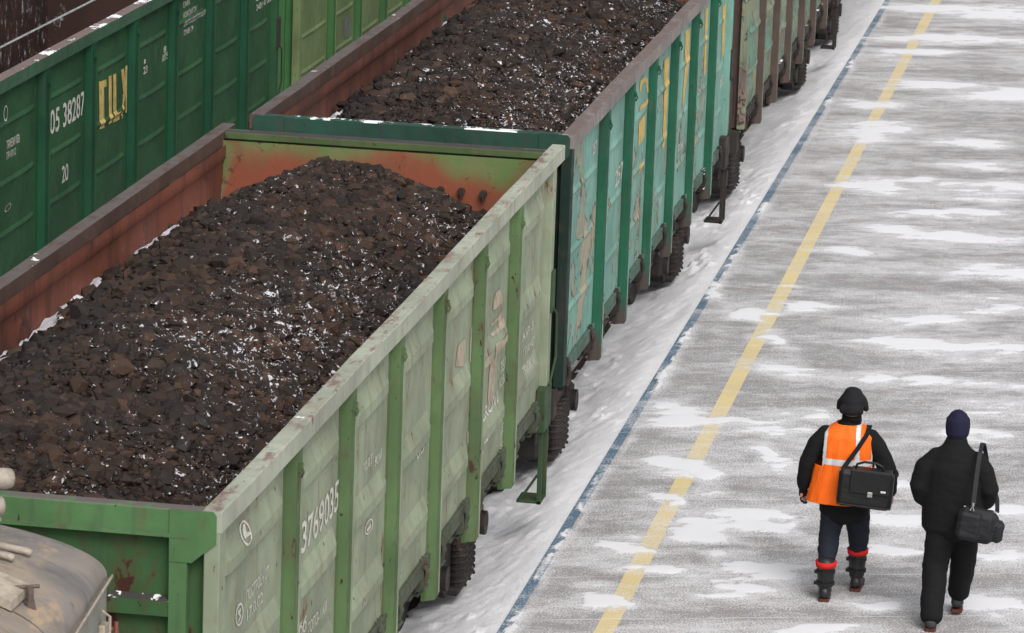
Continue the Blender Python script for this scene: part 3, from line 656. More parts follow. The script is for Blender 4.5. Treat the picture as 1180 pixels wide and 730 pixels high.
RL = [(z+.06, z, .02) for z in (2.87, 2.29, 1.78, 1.30)]
RB = [(z+.07, z, .018) for z in (2.72, 2.15, 1.6)]
LB = 12.926
wa, offA = wagon('gondola_wagon', 'pale green open wagon with mid green posts, nearest of all, numbered 3769035', 'freight wagon', 0, 0, LB, 3.19, 2.16, 1.712, A_, RA, .012, texts=T('A'), polys=Pq('A'), seed=11)
wb, offB = wagon('gondola_wagon', 'peeling turquoise open wagon with dark green posts and yellow paint marks, second along the platform', 'freight wagon', 0, 13.46, LB, 3.06, 2.29, 1.73, B_, RB, .015, texts=T('B'), polys=Pq('B'), seed=23)
wc, offC = wagon('gondola_wagon', 'brown mottled wagon with bulging patched panels and dark brown posts, beyond the turquoise wagon', 'freight wagon', 0, 27.82, LB, 3.06, 1.98, 1.73, C_, RB, .02, scal=.035, seed=37)
wd_, offD = wagon('gondola_wagon', 'farthest dark brown wagon beside the platform, only its lower corner showing at the top', 'freight wagon', 0, 41.74, LB, 3.06, 1.88, 1.73, C_, RB, .03, seed=41, detail=False)
XL = -5.735
wl, offL = wagon('gondola_wagon', 'dark bottle green open wagon on the left track, numbered 05 38287 with big yellow letters', 'freight wagon', XL, 13.79, LB, 3.1, 2.28, 1.73, L_, RL, .02, texts=T('L'), polys=Pq('L'), seed=53, detail=False)
wm, offM = wagon('gondola_wagon', 'moss green wagon on the left track, coupled beyond the dark bottle green one', 'freight wagon', XL, 27.61, LB, 3.1, 2.1, 1.73, Mm, RL, .02, polys=Pq('M'), seed=61, detail=False)
# bolts on the inner faces
def bolts(root, off, xr, y0, Wd, mat):
    for kk in range(1, 7):
        for dy, dz in ((-.07, .62), (.07, .74), (.03, .50)):
            b = MB(off); y = y0+1.88+1.73*(kk-1)+dy; z = ZT-dz; x = xr-Wd+.12
            b.tube([(x, y, z), (x+.03, y, z)], .024, 8); b.tube([(x+.03, y, z+.01), (x+.03, y, z-.045)], .010, 6)
            b.build('lashing_bolt', mat, root)
M_bolt = simple('bolt', (.045, .035, .03), .6, .3)
bolts(wa, offA, 0, 0, 3.19, M_bolt); bolts(wb, offB, 0, 13.46, 3.06, M_bolt)
for xb, zb_ in ((-1.98, .28), (-1.05, .40), (-.86, .40), (-.66, .41), (-1.3, .42)):
    b = MB(offA); b.tube([(xb, LB-.43, ZT-zb_), (xb, LB-.49, ZT-zb_)], .034, 10); b.tube([(xb, LB-.48, ZT-zb_), (xb+.01, LB-.485, ZT-zb_-.07)], .014, 6); b.build('lashing_bolt', M_bolt, wa)

# ---------------- coal ----------------
def coal_snow(k):
    n = k.noise(15, 6, .72, .8); m = k.noise(48, 3, .7)
    return k.mth('ADD', k.mth('ADD', n, k.mth('MULTIPLY', k.mth('SUBTRACT', m, .5), .30)), k.mth('MULTIPLY', k.attr('snow'), .42))
k = N('coal_bed'); fine = k.noise(60, 4, .75)
c = k.mix(k.ramp(k.noise(2.0, 4), .35, .65), (.040, .025, .018), (.022, .018, .016)); c = k.mix(k.ramp(fine, .4, .7), mul((.03, .022, .018), .5), c)
sm = k.ramp(coal_snow(k), .73, .78)
c = k.mix(sm, c, (.56, .56, .595)); k.bump(k.mth('ADD', fine, sm), .9, .02); M_bed = k.done(c, .9, spec=.2)
k = N('coal_lumps'); r1 = k.attr('tone'); r2 = k.attr('hue')
c = k.mix(r2, (.054, .029, .018), (.023, .019, .017)); c = k.mix(k.ramp(r1, 0, 1), mul((.024, .018, .016), .7), c); c = k.mix(k.mth('MULTIPLY', k.ramp(r1, .88, 1.), .7), c, (.075, .044, .031))
c = k.mix(k.mth('MULTIPLY', k.ramp(k.noise(40, 4, .7), .5, .8), .4), c, (.060, .045, .038))
sm = k.mth('MULTIPLY', k.ramp(k.mth('SUBTRACT', coal_snow(k), k.mth('MULTIPLY', k.attr('rel'), .085)), .745, .785), k.ramp(k.nz(), -.1, .25))
c = k.mix(sm, c, (.56, .56, .595)); k.bump(k.noise(50, 4), .6, .01)
M_lump = k.done(c, k.ramp(k.noise(6), .35, .65, .6, .85), spec=.22)
def icos():
    p = (1+5**.5)/2
    v = np.array([(-1,p,0),(1,p,0),(-1,-p,0),(1,-p,0),(0,-1,p),(0,1,p),(0,-1,-p),(0,1,-p),(p,0,-1),(p,0,1),(-p,0,-1),(-p,0,1)])/math.hypot(1, p)
    f = np.array([(0,11,5),(0,5,1),(0,1,7),(0,7,10),(0,10,11),(1,5,9),(5,11,4),(11,10,2),(10,7,6),(7,1,8),(3,9,4),(3,4,2),(3,2,6),(3,6,8),(3,8,9),(4,9,5),(2,4,11),(6,2,10),(8,6,7),(9,8,1)])
    return v, f
def coal(label, xr, y0, Wd, seed, nrock, crest, big=()):
    x0, x1 = xr-Wd+.13, xr-.13; xm = (x0+x1)/2; hw = (x1-x0)/2; y1 = y0+LB-.45; ya = y0+.14
    rg = np.random.default_rng(seed)
    def H(x, y):
        xn = np.clip((x-xm)/hw, -1, 1)
        e = ZT-.56+.12*(fbm(y*.9, x*.3, seed, 3)-.5)
        cr = ZT+np.interp(y-y0, crest[0], crest[1])+.14*(fbm(x*.8, y*.8, seed+3, 3)-.5)
        tf = np.clip((y1-y)/1.7, 0, 1); tn = np.clip((y-ya)/1.1, 0, 1); tt = np.minimum(tf, tn*.5+.5)
        pr = (1-np.abs(xn)**1.75)*tt**.8
        z = e+(cr-e)*pr-.17*(1-tf)
        return z+.17*(fbm(x*1.7, y*1.7, seed+7, 3)-.5)+.07*(fbm(x*.8, y*3.2, seed+9, 3)-.5)
    def wall(x, y):
        w = .30*ss(.40, .58, fbm(y*1.2, x*0, seed+15, 4))*(.5+vn(y*5, x*0, seed+16))+.012+.10*vn(y*7, x*6, seed+17)*ss(.4, .6, vn(y*1.4, x*0, seed+18))
        return np.clip(1-(x-x0)/w, 0, 1)
    def snow(x, y):
        reg = fbm(x*.9, y*.7, seed+11, 3); xr_ = (x-x0)/(x1-x0)
        s = .365+(reg-.5)*.36+.08*ss(.45, .8, xr_)-.12*ss(.42, .15, xr_)
        return np.maximum(s, wall(x, y)*1.6)
    Y, X = np.meshgrid(np.arange(ya, y1+.01, .032), np.linspace(x0, x1, int((x1-x0)/.032)), indexing='ij')
    Sn = snow(X, Y); Z = H(X, Y)+.05*(fbm(X*14, Y*14, seed+21, 3)-.5)+.05*np.clip(1-(X-x0)/.3, 0, 1)*(Sn > .8)
    off = (xm, (ya+y1)/2, ZT-1)
    bed = grid_obj('coal_load', X, Y, Z, M_bed, {'snow': Sn}, None, False, off)
    root = empty('coal_load', off)
    bed.name = 'coal_bed'; bed.parent = root
    tag(root, label, 'coal load', None)
    V, F = icos()
    n = nrock; px = rg.uniform(x0+.03, x1-.03, n*2); py = rg.uniform(ya+.03, y1-.03, n*2)
    s = wall(px, py); keep = rg.random(n*2) > ss(.1, .3, s)*.95; px = px[keep][:n]; py = py[keep][:n]; n = len(px)
    sz = .0132*np.exp(rg.normal(0, .68, n))*(1+.4*ss(.45, .6, fbm(px*1.3, py*1.3, seed+33, 2))); sz = np.clip(sz, .006, .085)
    bx = [(a, b, c3) for a, b, c3 in big]
    if bx:
        px = np.append(px, [b[0] for b in bx]); py = np.append(py, [b[1] for b in bx]); sz = np.append(sz, [b[2] for b in bx]); n = len(px)
    sc = sz[:, None]*rg.uniform([.8, .8, .5], [1.45, 1.25, .95], (n, 3))
    q = rg.normal(size=(n, 4)); q /= np.linalg.norm(q, axis=1)[:, None]; w, a, b, c = q.T
    Rm = np.stack([1-2*(b*b+c*c), 2*(a*b-c*w), 2*(a*c+b*w), 2*(a*b+c*w), 1-2*(a*a+c*c), 2*(b*c-a*w), 2*(a*c-b*w), 2*(b*c+a*w), 1-2*(a*a+b*b)], -1).reshape(n, 3, 3)
    yaw = rg.uniform(0, 6.28, n); tilt = rg.normal(0, .35, n)
    vert = V[None]*(1+rg.uniform(-.28, .22, (n, 12, 1)))
    vert = np.einsum('nij,nkj->nki', Rm, vert)*sc[:, None]
    cz, sz_ = np.cos(yaw)[:, None], np.sin(yaw)[:, None]; ct, st = np.cos(tilt)[:, None], np.sin(tilt)[:, None]
    x, y, z = vert[..., 0], vert[..., 1], vert[..., 2]
    y, z = y*ct-z*st, y*st+z*ct; x, y = x*cz-y*sz_, x*sz_+y*cz
    hz = H(px, py)+sc[:, 2]*.15+rg.uniform(0, .012, n)
    co = np.stack([x+px[:, None]-off[0], y+py[:, None]-off[1], z+hz[:, None]-off[2]], -1).reshape(-1, 3)
    co[:, 0] = np.clip(co[:, 0], x0-off[0]+.005, x1-off[0]-.005)
    f = (F[None]+12*np.arange(n)[:, None, None]).reshape(-1, 3)
    me = bpy.data.meshes.new('coal_lumps'); me.vertices.add(len(co)); me.vertices.foreach_set('co', co.ravel())
    me.loops.add(f.size); me.loops.foreach_set('vertex_index', f.ravel()); me.polygons.add(len(f))
    me.polygons.foreach_set('loop_start', np.arange(0, f.size, 3)); me.polygons.foreach_set('loop_total', np.full(len(f), 3)); me.update(calc_edges=True); me.polygons.foreach_set('use_smooth', [False]*len(f))
    for nm, ar in (('tone', rg.random(n)), ('hue', np.clip(fbm(px*.8, py*.8, seed+40, 3)*1.6-.3+rg.normal(0, .25, n), 0, 1))):
        me.attributes.new(nm, 'FLOAT', 'POINT').data.foreach_set('value', np.repeat(ar, 12).astype(np.float32))
    rel = (z/np.maximum(np.abs(z).max(1, keepdims=True), 1e-6)).ravel(); me.attributes.new('rel', 'FLOAT', 'POINT').data.foreach_set('value', rel.astype(np.float32))
    me.attributes.new('snow', 'FLOAT', 'POINT').data.foreach_set('value', np.repeat(snow(px, py), 12).astype(np.float32))
    me.materials.append(M_lump); o = bpy.data.objects.new('coal_lumps', me); C.objects.link(o); o.parent = root; tag(o, kind='stuff')
    return root
coal('brown coal heap with thin snow between its lumps, filling the nearest pale green wagon', 0, 0, 3.19, 101, 62000, ([0, 3, 6, 9, 11.2, 13], [-.05, .05, .0, .05, .09, -.1]), big=[(-.80, 11.9, .14), (-2.35, 5.6, .17), (-1.5, 3.1, .13), (-2.65, 10.6, .12), (-1.2, 7.1, .10), (-1.9, 6.5, .11), (-.9, 5.0, .1)])
coal('snow-flecked brown coal heap filling the turquoise wagon behind the nearest one', 0, 13.46, 3.06, 211, 52000, ([0, 3, 6, 9, 13], [.02, .12, .1, .1, .0]))
# overhead contact wire
_w = MB((-1.6, 0, 6.0)).tube([(-1.6, y, 6.02) for y in range(-40, 125, 5)], .0065, 8).build('overhead_wire', simple('wire', (.30, .32, .32), .5, .2)); _w.location = (-1.6, 0, 6.0)
tag(_w, 'thin grey overhead wire stretched above the tracks, crossing the upper left corner', 'overhead wire')
# ---------------- locomotive, lower left ----------------
k = N('loco_roof'); st = k.noise(1.4, 5, .6, .6)
c = k.mix(k.ramp(st, .35, .65), (.31, .25, .19), (.15, .14, .135)); c = k.mix(k.ramp(k.noise(3.4, 5, .7, 1.2), .45, .7), c, (.22, .20, .185)); c = k.mix(k.ramp(k.noise(8, 5, .75, .5), .60, .72), c, (.12, .105, .095))
c = k.mix(k.mth('MULTIPLY', k.ramp(k.noise(2.3, 5, .7, src=k.map((1.6, .6, 1))), .55, .66), .7), c, (.44, .31, .19)); c = k.mix(k.mth('MULTIPLY', k.ramp(k.noise(1, 5, .7, src=k.map((3, 14, 3))), .52, .7), .55), c, (.085, .078, .07)); c = k.mix(k.ramp(k.noise(14, 4, .7), .66, .70), c, (.10, .055, .035)); k.bump(k.noise(9, 4), .3, .01); M_lr = k.done(c, .55)
M_lw = paint('loco_side', (.27, .28, .24), .3, (.12, .06, .04)); M_lp = simple('loco_pipe', (.33, .29, .24), .5); M_lb = simple('loco_beige', (.36, .31, .245), .6)
M_rust = simple('rusty_handrail', (.20, .07, .05), .7); M_glass = simple('loco_glass', (.02, .025, .03), .1)
M_seam = simple('seam', (.07, .06, .055))
OL = (-1.6, -9, RZ); loco = tag(empty('locomotive', OL), 'dirty beige locomotive with rounded roof, hatch and air horns in the lower left corner', 'locomotive')
def lw(y): return float(np.interp(-y, [1.5, 2.9, 3.5, 30], [1.29, 1.42, 1.45, 1.45]))
def lh(y): return float(np.interp(-y, [1.5, 1.56, 1.7, 2.2, 3.5, 30], [.27, .31, .335, .365, .42, .44]))
def rz(x, y): s = min(1, abs(x+1.6)/lw(y)); return ZT+.0+lh(y)*(1-s**2.15)**(1/2.15)
ylist = [-1.5, -1.53, -1.58, -1.66, -1.8, -2, -2.25, -2.5, -2.75, -3, -3.5, -4.5, -6, -9, -12, -15, -16.4]
tt = [math.sin(q*math.pi/2) for q in np.linspace(-1, 1, 45)]
b = MB(OL); vs = [(-1.6+t*lw(y), y, rz(-1.6+t*lw(y), y)) for y in ylist for t in tt]; n = len(tt)
fs = [(i*n+j, i*n+j+1, (i+1)*n+j+1, (i+1)*n+j) for i in range(len(ylist)-1) for j in range(n-1)]
b.add(vs, fs); b.build('roof', M_lr, loco, smooth=True)
b = MB(OL); 
for s in (1, -1):
    vs = []
    for y in ylist: vs += [(-1.6+s*(lw(y)+.004), y, ZT-.012), (-1.6+s*(lw(y)+.036), y, ZT-.004), (-1.6+s*(lw(y)+.036), y, ZT+.012), (-1.6+s*(lw(y)+.028), y, ZT+.012), (-1.6+s*(lw(y)+.026), y, ZT-.002), (-1.6+s*(lw(y)+.004), y, ZT-.006)]
    L = len(ylist); b.add(vs, [(6*i+j, 6*i+(j+1) % 6, 6*i+6+(j+1) % 6, 6*i+6+j) for i in range(L-1) for j in range(6)]+[tuple(range(6)), tuple(6*L-6+j for j in range(6))])
b.build('gutter', M_lb, loco, smooth=True)
for xs_ in (-1.03, -2.17):
    b = MB(OL); b.tube([(xs_, y, rz(xs_, y)+.003) for y in ylist[1:]], .009, 6); b.build('roof_seam', M_seam, loco)
for y in (-3.05, -4.6, -7): 
    b = MB(OL); b.tube([(-1.6+t*lw(y)*.995, y, rz(-1.6+t*lw(y), y)) for t in tt], .008, 6); b.build('roof_seam', M_seam, loco)
for s in (1, -1):
    b = MB(OL); vs = []
    for y in ylist: vs += [(-1.6+s*(lw(y)-.01), y, ZT), (-1.6+s*(lw(y)-.01), y, .75)]
    b.add(vs, [(2*i, 2*i+1, 2*i+3, 2*i+2) for i in range(len(ylist)-1)]); b.build('cab_side', M_lw, loco)
b = MB(OL)
b.add([(-1.6+t*lw(-1.5), -1.505, rz(-1.6+t*lw(-1.5), -1.5)) for t in tt]+[(-1.6+t*lw(-1.5), -1.505, .75) for t in tt], [(i, i+1, n+i+1, n+i) for i in range(n-1)]); b.build('cab_front', M_lw, loco)
for x0_, x1_ in ((-2.6, -1.7), (-1.5, -.6)):
    b = MB(OL); b.box(x0_, x1_, -1.51, -1.485, 2.5, 3.15, 0, .01); b.build('windscreen', M_glass, loco)
b = MB(OL); b.box(-.16, -.125, -4.6, -3.7, 2.45, 3.1, 0, .01); b.build('side_window', M_glass, loco)
b = MB(OL); b.tube([(-.36, -1.62, 3.11), (-.22, -1.60, 3.11), (-.22, -1.62, 3.09)], .016, 8); b.tube([(-.22, -1.62, 3.16), (-.22, -1.62, 2.2)], .012, 8); b.build('handrail', M_rust, loco)
b = MB(OL); b.tube([(-.27, -1.75, 3.26), (-.23, -1.72, 3.22), (-.235, -1.72, 2.3)], .009, 8); b.box(-.30, -.26, -1.72, -1.62, 2.7, 3.16, 0, .006); b.build('grab_iron', M_lb, loco)
# rivets along the roof seams
b = MB(OL)
for xs_ in (-1.08, -2.12):
    for q in range(40):
        y = -1.62-q*.12; b.box(xs_-.008, xs_+.008, y-.008, y+.008, rz(xs_, y)-.003, rz(xs_, y)+.007, 0, .003)
tag(b.build('roof_rivets', M_seam, loco), kind='stuff')
# hatch with its catch
b = MB(OL); xs_ = np.linspace(-1.45, -.40, 9); vs = []
for y in (-3.08, -2.74):
    for x in xs_: vs += [(x, y, rz(x, -3)+.015), (x, y, rz(x, -3)+.065)]
m = len(xs_); fs = []
for j in range(m-1):
    a = 2*j; c_ = 2*m+2*j; fs += [(a+1, a+3, c_+3, c_+1), (a, a+1, a+3, a+2), (c_, c_+1, c_+3, c_+2)]
fs += [(0, 1, 2*m+1, 2*m), (2*m-2, 2*m-1, 4*m-1, 4*m-2)]; b.add(vs, fs); ht = b.build('roof_hatch', M_lb, loco)
b = MB(OL); hx, hy = -.37, -2.84; hz = rz(hx, hy)
b.tube([(hx, hy, hz-.02), (hx, hy, hz+.11)], .022, 8); b.tube([(hx, hy, hz-.03), (hx, hy-.01, hz+.03)], [.04, .03], 8); b.tube([(hx-.20, hy-.02, hz+.085), (hx+.05, hy+.01, hz+.11)], .011, 6); b.tube([(hx-.13, hy-.1, hz+.09), (hx-.16, hy+.06, hz+.1)], .009, 6)
b.build('hatch_catch', simple('catch', (.13, .10, .085), .5, .4), ht)
for yq, xa_, xb_ in ((-2.1, -1.5, -.58), (-2.3, -1.5, -.62)):
    b = MB(OL); b.tube([(xa_, yq, rz(xa_, yq)+.035), (xb_-.03, yq, rz(xb_, yq)+.04), (xb_, yq, rz(xb_, yq)+.03)], .021, 10); b.build('roof_pipe', M_lp, loco, smooth=True)
for P1, r1 in (((-.66, -2.3, 4.14), .058), ((-.70, -2.34, 3.99), .058)):
    d = Vector((.72, .66, -.10)).normalized(); P1 = Vector(P1)
    b = MB(OL); b.tube([P1-d*.75, P1-d*.45, P1-d*.18, P1-d*.05, P1, P1+d*.02], [.028, .032, .042, .058, r1, r1*.92], 18)
    b.tube([P1-d*.62-Vector((0, 0, .0)), P1-d*.62-Vector((0, 0, .40))], .02, 8); b.build('air_horn', M_lp, loco, smooth=True)
b = MB(OL); b.tube([(-.66, -2.5, 3.98), (-.70, -2.5, 3.92), (-.76, -2.52, 3.78), (-.80, -2.52, rz(-.8, -2.5)-.01)], [.035, .026, .014, .014], 8); b.build('air_pipe', M_lp, loco, smooth=True)
b = MB(OL); b.box(-2.95, -.25, -16.3, -1.6, .45, .8); b.box(-2.7, -.5, -6.5, -2.4, -.3, .45); b.box(-2.7, -.5, -15, -11, -.3, .45); b.build('underframe', mechd, loco)
# ---------------- people ----------------
def fuse(name, mb_parts, mat, parent, vox=.014, smooth=6, fold=.006, seed=0, off=(0, 0, 0), fs=(9, 9, 22)):
    b = MB(off)
    for fn in mb_parts: fn(b)
    o = b.build(name, mat, None, True)
    md = o.modifiers.new('r', 'REMESH'); md.mode = 'VOXEL'; md.voxel_size = vox; md.use_smooth_shade = True
    m2 = o.modifiers.new('s', 'SMOOTH'); m2.iterations = smooth; m2.factor = .5
    dg = bpy.context.evaluated_depsgraph_get(); dg.update()
    me = bpy.data.meshes.new_from_object(o.evaluated_get(dg)); o.modifiers.clear(); o.data = me
    if fold:
        n = len(me.vertices); co = np.empty(n*3); me.vertices.foreach_get('co', co); co = co.reshape(-1, 3)
        no = np.empty(n*3); me.vertices.foreach_get('normal', no); no = no.reshape(-1, 3)
        f = fbm(co[:, 0]*fs[0]+co[:, 1]*5+co[:, 2]*6, co[:, 2]*fs[2]+co[:, 1]*7, seed, 3)-.5
        co = co+no*(f*2*fold)[:, None]; me.vertices.foreach_set('co', co.ravel()); me.update()
    me.polygons.foreach_set('use_smooth', [True]*len(me.polygons))
    if parent: o.parent = parent
    return o
def limb(pts, r, n=14):
    # rounded ends
    def fn(b):
        P = [Vector(p) for p in pts]; R = [q if isinstance(q, tuple) else (q, q) for q in r]
        d0 = (P[0]-P[1]).normalized(); d1 = (P[-1]-P[-2]).normalized()
        PP = [P[0]+d0*R[0][1]*.6, P[0]+d0*R[0][1]*.35]+P+[P[-1]+d1*R[-1][1]*.35, P[-1]+d1*R[-1][1]*.6]
        RR = [(R[0][0]*.45, R[0][1]*.45), (R[0][0]*.8, R[0][1]*.8)]+R+[(R[-1][0]*.8, R[-1][1]*.8), (R[-1][0]*.45, R[-1][1]*.45)]
        b.tube(PP, RR, n)
    return fn
def cloth(name, col, rough=.85, var=.2):
    k = N(name); c = k.mix(k.noise(5, 4), mul(col, 1-var), mul(col, 1+var)); k.bump(k.mth('ADD', k.noise(110, 2), k.mth('MULTIPLY', k.noise(18, 3), 1.5)), .35, .006); return k.done(c, rough, spec=.2)
M_black = cloth('black_cloth', (.008, .008, .009)); M_navy = cloth('navy_denim', (.014, .017, .026)); M_hat = cloth('hat_black', (.012, .012, .014)); M_fur = cloth('hat_fur', (.02, .018, .018), .95)
M_skin = cloth('skin', (.42, .23, .17), .6, .08); M_or = cloth('orange_vest', (.88, .145, .012), .6, .06); M_refl = simple('reflective_tape', (.62, .63, .64), .35, .1, .06, spec=.6)
M_red = cloth('red_cuff', (.55, .02, .02)); M_boot = simple('boot_leather', (.016, .015, .016), .45, 0, .3, 20); M_sole = simple('boot_sole', (.10, .028, .018), .8)
M_beanie = cloth('beanie_navy', (.013, .013, .034)); M_bag = simple('bag_leather', (.008, .008, .009), .5, 0, .3, 25); M_metal = simple('clasp', (.55, .55, .52), .3, .8)
M_bag2 = simple('bag_nylon', (.010, .011, .014), .7, 0, .3, 25); M_shoe = simple('shoe_grey', (.035, .035, .037), .7)
def finger(b, p, d, curl, L, r):
    p = Vector(p); pts = [p]; v = Vector(d).normalized(); c = Vector(curl)
    for q in (.45, .3, .25): pts.append(pts[-1]+v*L*q); v = (v+c*.55).normalized()
    b.tube(pts, [r, r*.95, r*.88, r*.7], 7)
def hand(b, w, d, side, curl, k=1.):
    # palm from the wrist w along d, side = direction of the thumb
    w = Vector(w); d = Vector(d).normalized(); s = Vector(side).normalized(); c = Vector(curl).normalized()
    b.tube([w-d*.02, w+d*.03*k, w+d*.085*k], [(.026, .026), (.04, .022), (.040, .018)], 10)
    for i, L in enumerate((.072, .08, .075, .058)): finger(b, w+d*.085*k+s*(.030-.020*i), d, c, L*k, .0095)
    finger(b, w+d*.03*k+s*.032, (d+s*.9), c*.6, .06*k, .011)
def person(px, py, label, hem, man):
    root_off = (0, 0, 0)
    return None
def boot(name, x, y, heel, top, mats, parent, cuff=None, yaw=0., toe=.0):
    # upright shaft, foot pointing away (+y); heel = height of heel above ground
    def sh(b):
        if top > .25: limb([(x, y-.01, top), (x, y, .25+heel), (x, y, .13+heel)], [(.080, .088), (.076, .084), (.068, .076)])(b)
        else: limb([(x, y-.005, .13+heel), (x, y, .09+heel), (x, y, .07+heel)], [(.056, .064), (.056, .064), (.052, .06)])(b)
        limb([(x, y-.055, .065+heel), (x, y+.05, .06+heel*.6), (x+yaw, y+.15, .045+heel*.15)], [(.052, .055), (.054, .052), (.05, .038)])(b)
    o = fuse(name, [sh], mats[0], parent, .010, 4, .002, 3)
    b = MB(); b.prism([(x-.034, y-.098), (x+.034, y-.098), (x+.047, y-.07), (x+.048, y+.05), (x+.042+yaw, y+.16), (x+yaw, y+.19), (x-.042+yaw, y+.16), (x-.048, y+.05), (x-.047, y-.07)], 'z', 0, .024)
    if heel:
        a = heel/.33; b.v = [(q[0], q[1], q[2]+max(0, (y+.15-q[1]))*a*.9) for q in b.v]
    b.build('sole', mats[1], o)
    if cuff:
        b = MB(); b.tube([(x, y-.01, cuff[0]), (x, y-.012, cuff[1])], [(.088, .094), (.093, .100)], 20); b.build('cuff', M_red, o, True)
        for zc in (cuff[0]-.06, cuff[0]-.16):
            b = MB(); b.tube([(x, y-.006, zc), (x, y-.006, zc+.025)], [(.083, .091)]*2, 20); b.box(x-.094, x-.07, y-.05, y-.02, zc-.002, zc+.027); b.build('strap', M_bag, o)
    return o
def man_orange():
    P0 = (2.86, 10.85, 0)
    body = [limb([(0, 0, .92), (0, 0, 1.1), (.0, .0, 1.32), (.0, .01, 1.44)], [(.15, .10), (.13, .095), (.17, .11), (.13, .08)]),
            limb([(.01, .0, 1.44), (.015, .01, 1.54)], [(.055, .06), (.055, .06)]),
            limb([(.018, .02, 1.56), (.02, .03, 1.66), (.02, .03, 1.72)], [(.06, .075), (.076, .095), (.065, .085)], 18),
            limb([(.02, .125, 1.64), (.02, .135, 1.63)], [.016, .016]),
            limb([(-.055, .03, 1.655), (-.062, .03, 1.64)], [.016, .014]), limb([(.095, .03, 1.655), (.102, .03, 1.64)], [.016, .014])]
    for s, el, wr in ((-1, (-.335, -.03, 1.15), (-.365, .03, .94)), (1, (.355, -.05, 1.15), (.375, .03, .92))):
        body.append(limb([(s*.19+.01, 0, 1.40), el, wr], [.05, .042, .03]))
    body.append(lambda b: hand(b, (-.365, .035, .935), (0, .1, -1), (.5, .8, 0), (.4, .1, -.1)))
    body.append(lambda b: hand(b, (.378, .035, .915), (-.05, .1, -1), (-.5, .8, 0), (-.4, .1, -.1)))
    for s, k_, a_ in ((-1, (-.11, .0, .50), (-.115, -.19, .12)), (1, (.125, .10, .50), (.12, .20, .13))):
        body.append(limb([(s*.09, 0, .9), k_, a_], [.08, .045, .034]))
        body.append(limb([a_, (a_[0], a_[1]+.03, .06), (a_[0], a_[1]+.12, .04)], [.04, .035, .03]))
    p = fuse('person', body, M_skin, None, .009, 3, 0); p.location = P0
    tag(p, 'person in orange reflective vest, black fur hat and red-cuffed boots, walking away', 'person')
    jk = [limb([(0, 0, .73), (0, 0, .86), (0, 0, 1.05), (.0, 0, 1.28), (.005, .0, 1.42), (.01, .005, 1.50), (.012, .01, 1.55)], [(.215, .155), (.215, .15), (.205, .15), (.225, .155), (.21, .135), (.12, .095), (.082, .082)], 22),
          limb([(-.17, 0, 1.42), (-.26, -.02, 1.33), (-.335, -.03, 1.15), (-.355, .0, 1.02), (-.365, .03, .925)], [.092, .086, .076, .066, .056]),
          limb([(.17, 0, 1.41), (.265, -.03, 1.32), (.355, -.05, 1.15), (.375, .0, 1.02), (.375, .03, .93)], [.095, .088, .078, .068, .058])]
    fuse('jacket', jk, M_black, p, .012, 6, .008, 5, fs=(7, 9, 12))
    tr = [limb([(-.095, 0, .86), (-.10, .0, .66), (-.115, -.04, .50), (-.115, -.17, .35)], [(.118, .122), (.105, .11), (.092, .098), (.078, .083)]),
          limb([(.10, .02, .86), (.115, .06, .66), (.122, .12, .50), (.12, .18, .37)], [(.118, .122), (.105, .11), (.092, .098), (.080, .085)])]
    fuse('trousers', tr, M_navy, p, .012, 5, .012, 9, fs=(7, 9, 16))
    boot('boot', -.115, -.19, .0, .33, (M_boot, M_sole), p, (.30, .345)); boot('boot', .12, .20, .0, .36, (M_boot, M_sole), p, (.325, .37), .02)
    ht = fuse('fur_hat', [limb([(.02, .025, 1.685), (.02, .02, 1.74), (.02, .02, 1.775)], [(.118, .125), (.114, .12), (.088, .095)], 18),
                          limb([(-.085, .03, 1.70), (-.097, .03, 1.65)], [(.030, .055), (.026, .042)]), limb([(.125, .03, 1.70), (.137, .03, 1.65)], [(.030, .055), (.026, .042)]),
                          limb([(-.06, -.07, 1.66), (.02, -.095, 1.655), (.10, -.07, 1.66)], [.04, .046, .04])], M_hat, p, .010, 4, .006, 12)
    b = MB(); b.tube([(.02, .02, 1.545), (.02, .015, 1.60)], [(.088, .092), (.082, .088)], 20); b.build('collar', M_black, p, True)
    fuse('glove', [lambda b: hand(b, (-.365, .035, .930), (0, .1, -1), (.5, .8, 0), (.4, .1, -.1), 1.08), limb([(-.365, .03, .95), (-.365, .035, .90)], [.042, .036])], M_black, p, .008, 1, 0, 3)
    # vest
    nz_, nt_ = 90, 220
    zz = np.linspace(.84, 1.525, nz_); th = np.linspace(0, 2*math.pi, nt_+1)
    a = np.interp(zz, [.84, 1.0, 1.2, 1.35, 1.43, 1.48, 1.525], [.285, .262, .248, .243, .222, .165, .10]); bb = np.interp(zz, [.84, 1.1, 1.3, 1.42, 1.525], [.195, .175, .178, .162, .105])
    cx = np.interp(zz, [.84, 1.1, 1.5], [-.045, -.025, .0])
    Tm, Zm = np.meshgrid(th, zz); cc, s_ = np.cos(Tm), np.sin(Tm); ex = .82
    Xv = cx[:, None]+a[:, None]*np.sign(cc)*np.abs(cc)**ex; Yv = bb[:, None]*np.sign(s_)*np.abs(s_)**ex
    fold = .014*(fbm(Tm*5, Zm*3+Tm, 77, 3)-.5)+.010*(fbm(Tm*16, Zm*6, 78, 2)-.5)*ss(1.2, .85, Zm); Xv = Xv+fold*cc; Yv = Yv+fold*s_*1.3
    vs = [tuple(q) for q in np.stack([Xv, Yv, Zm], -1).reshape(-1, 3)]; b = MB(); m = nt_+1; F = []; I = []
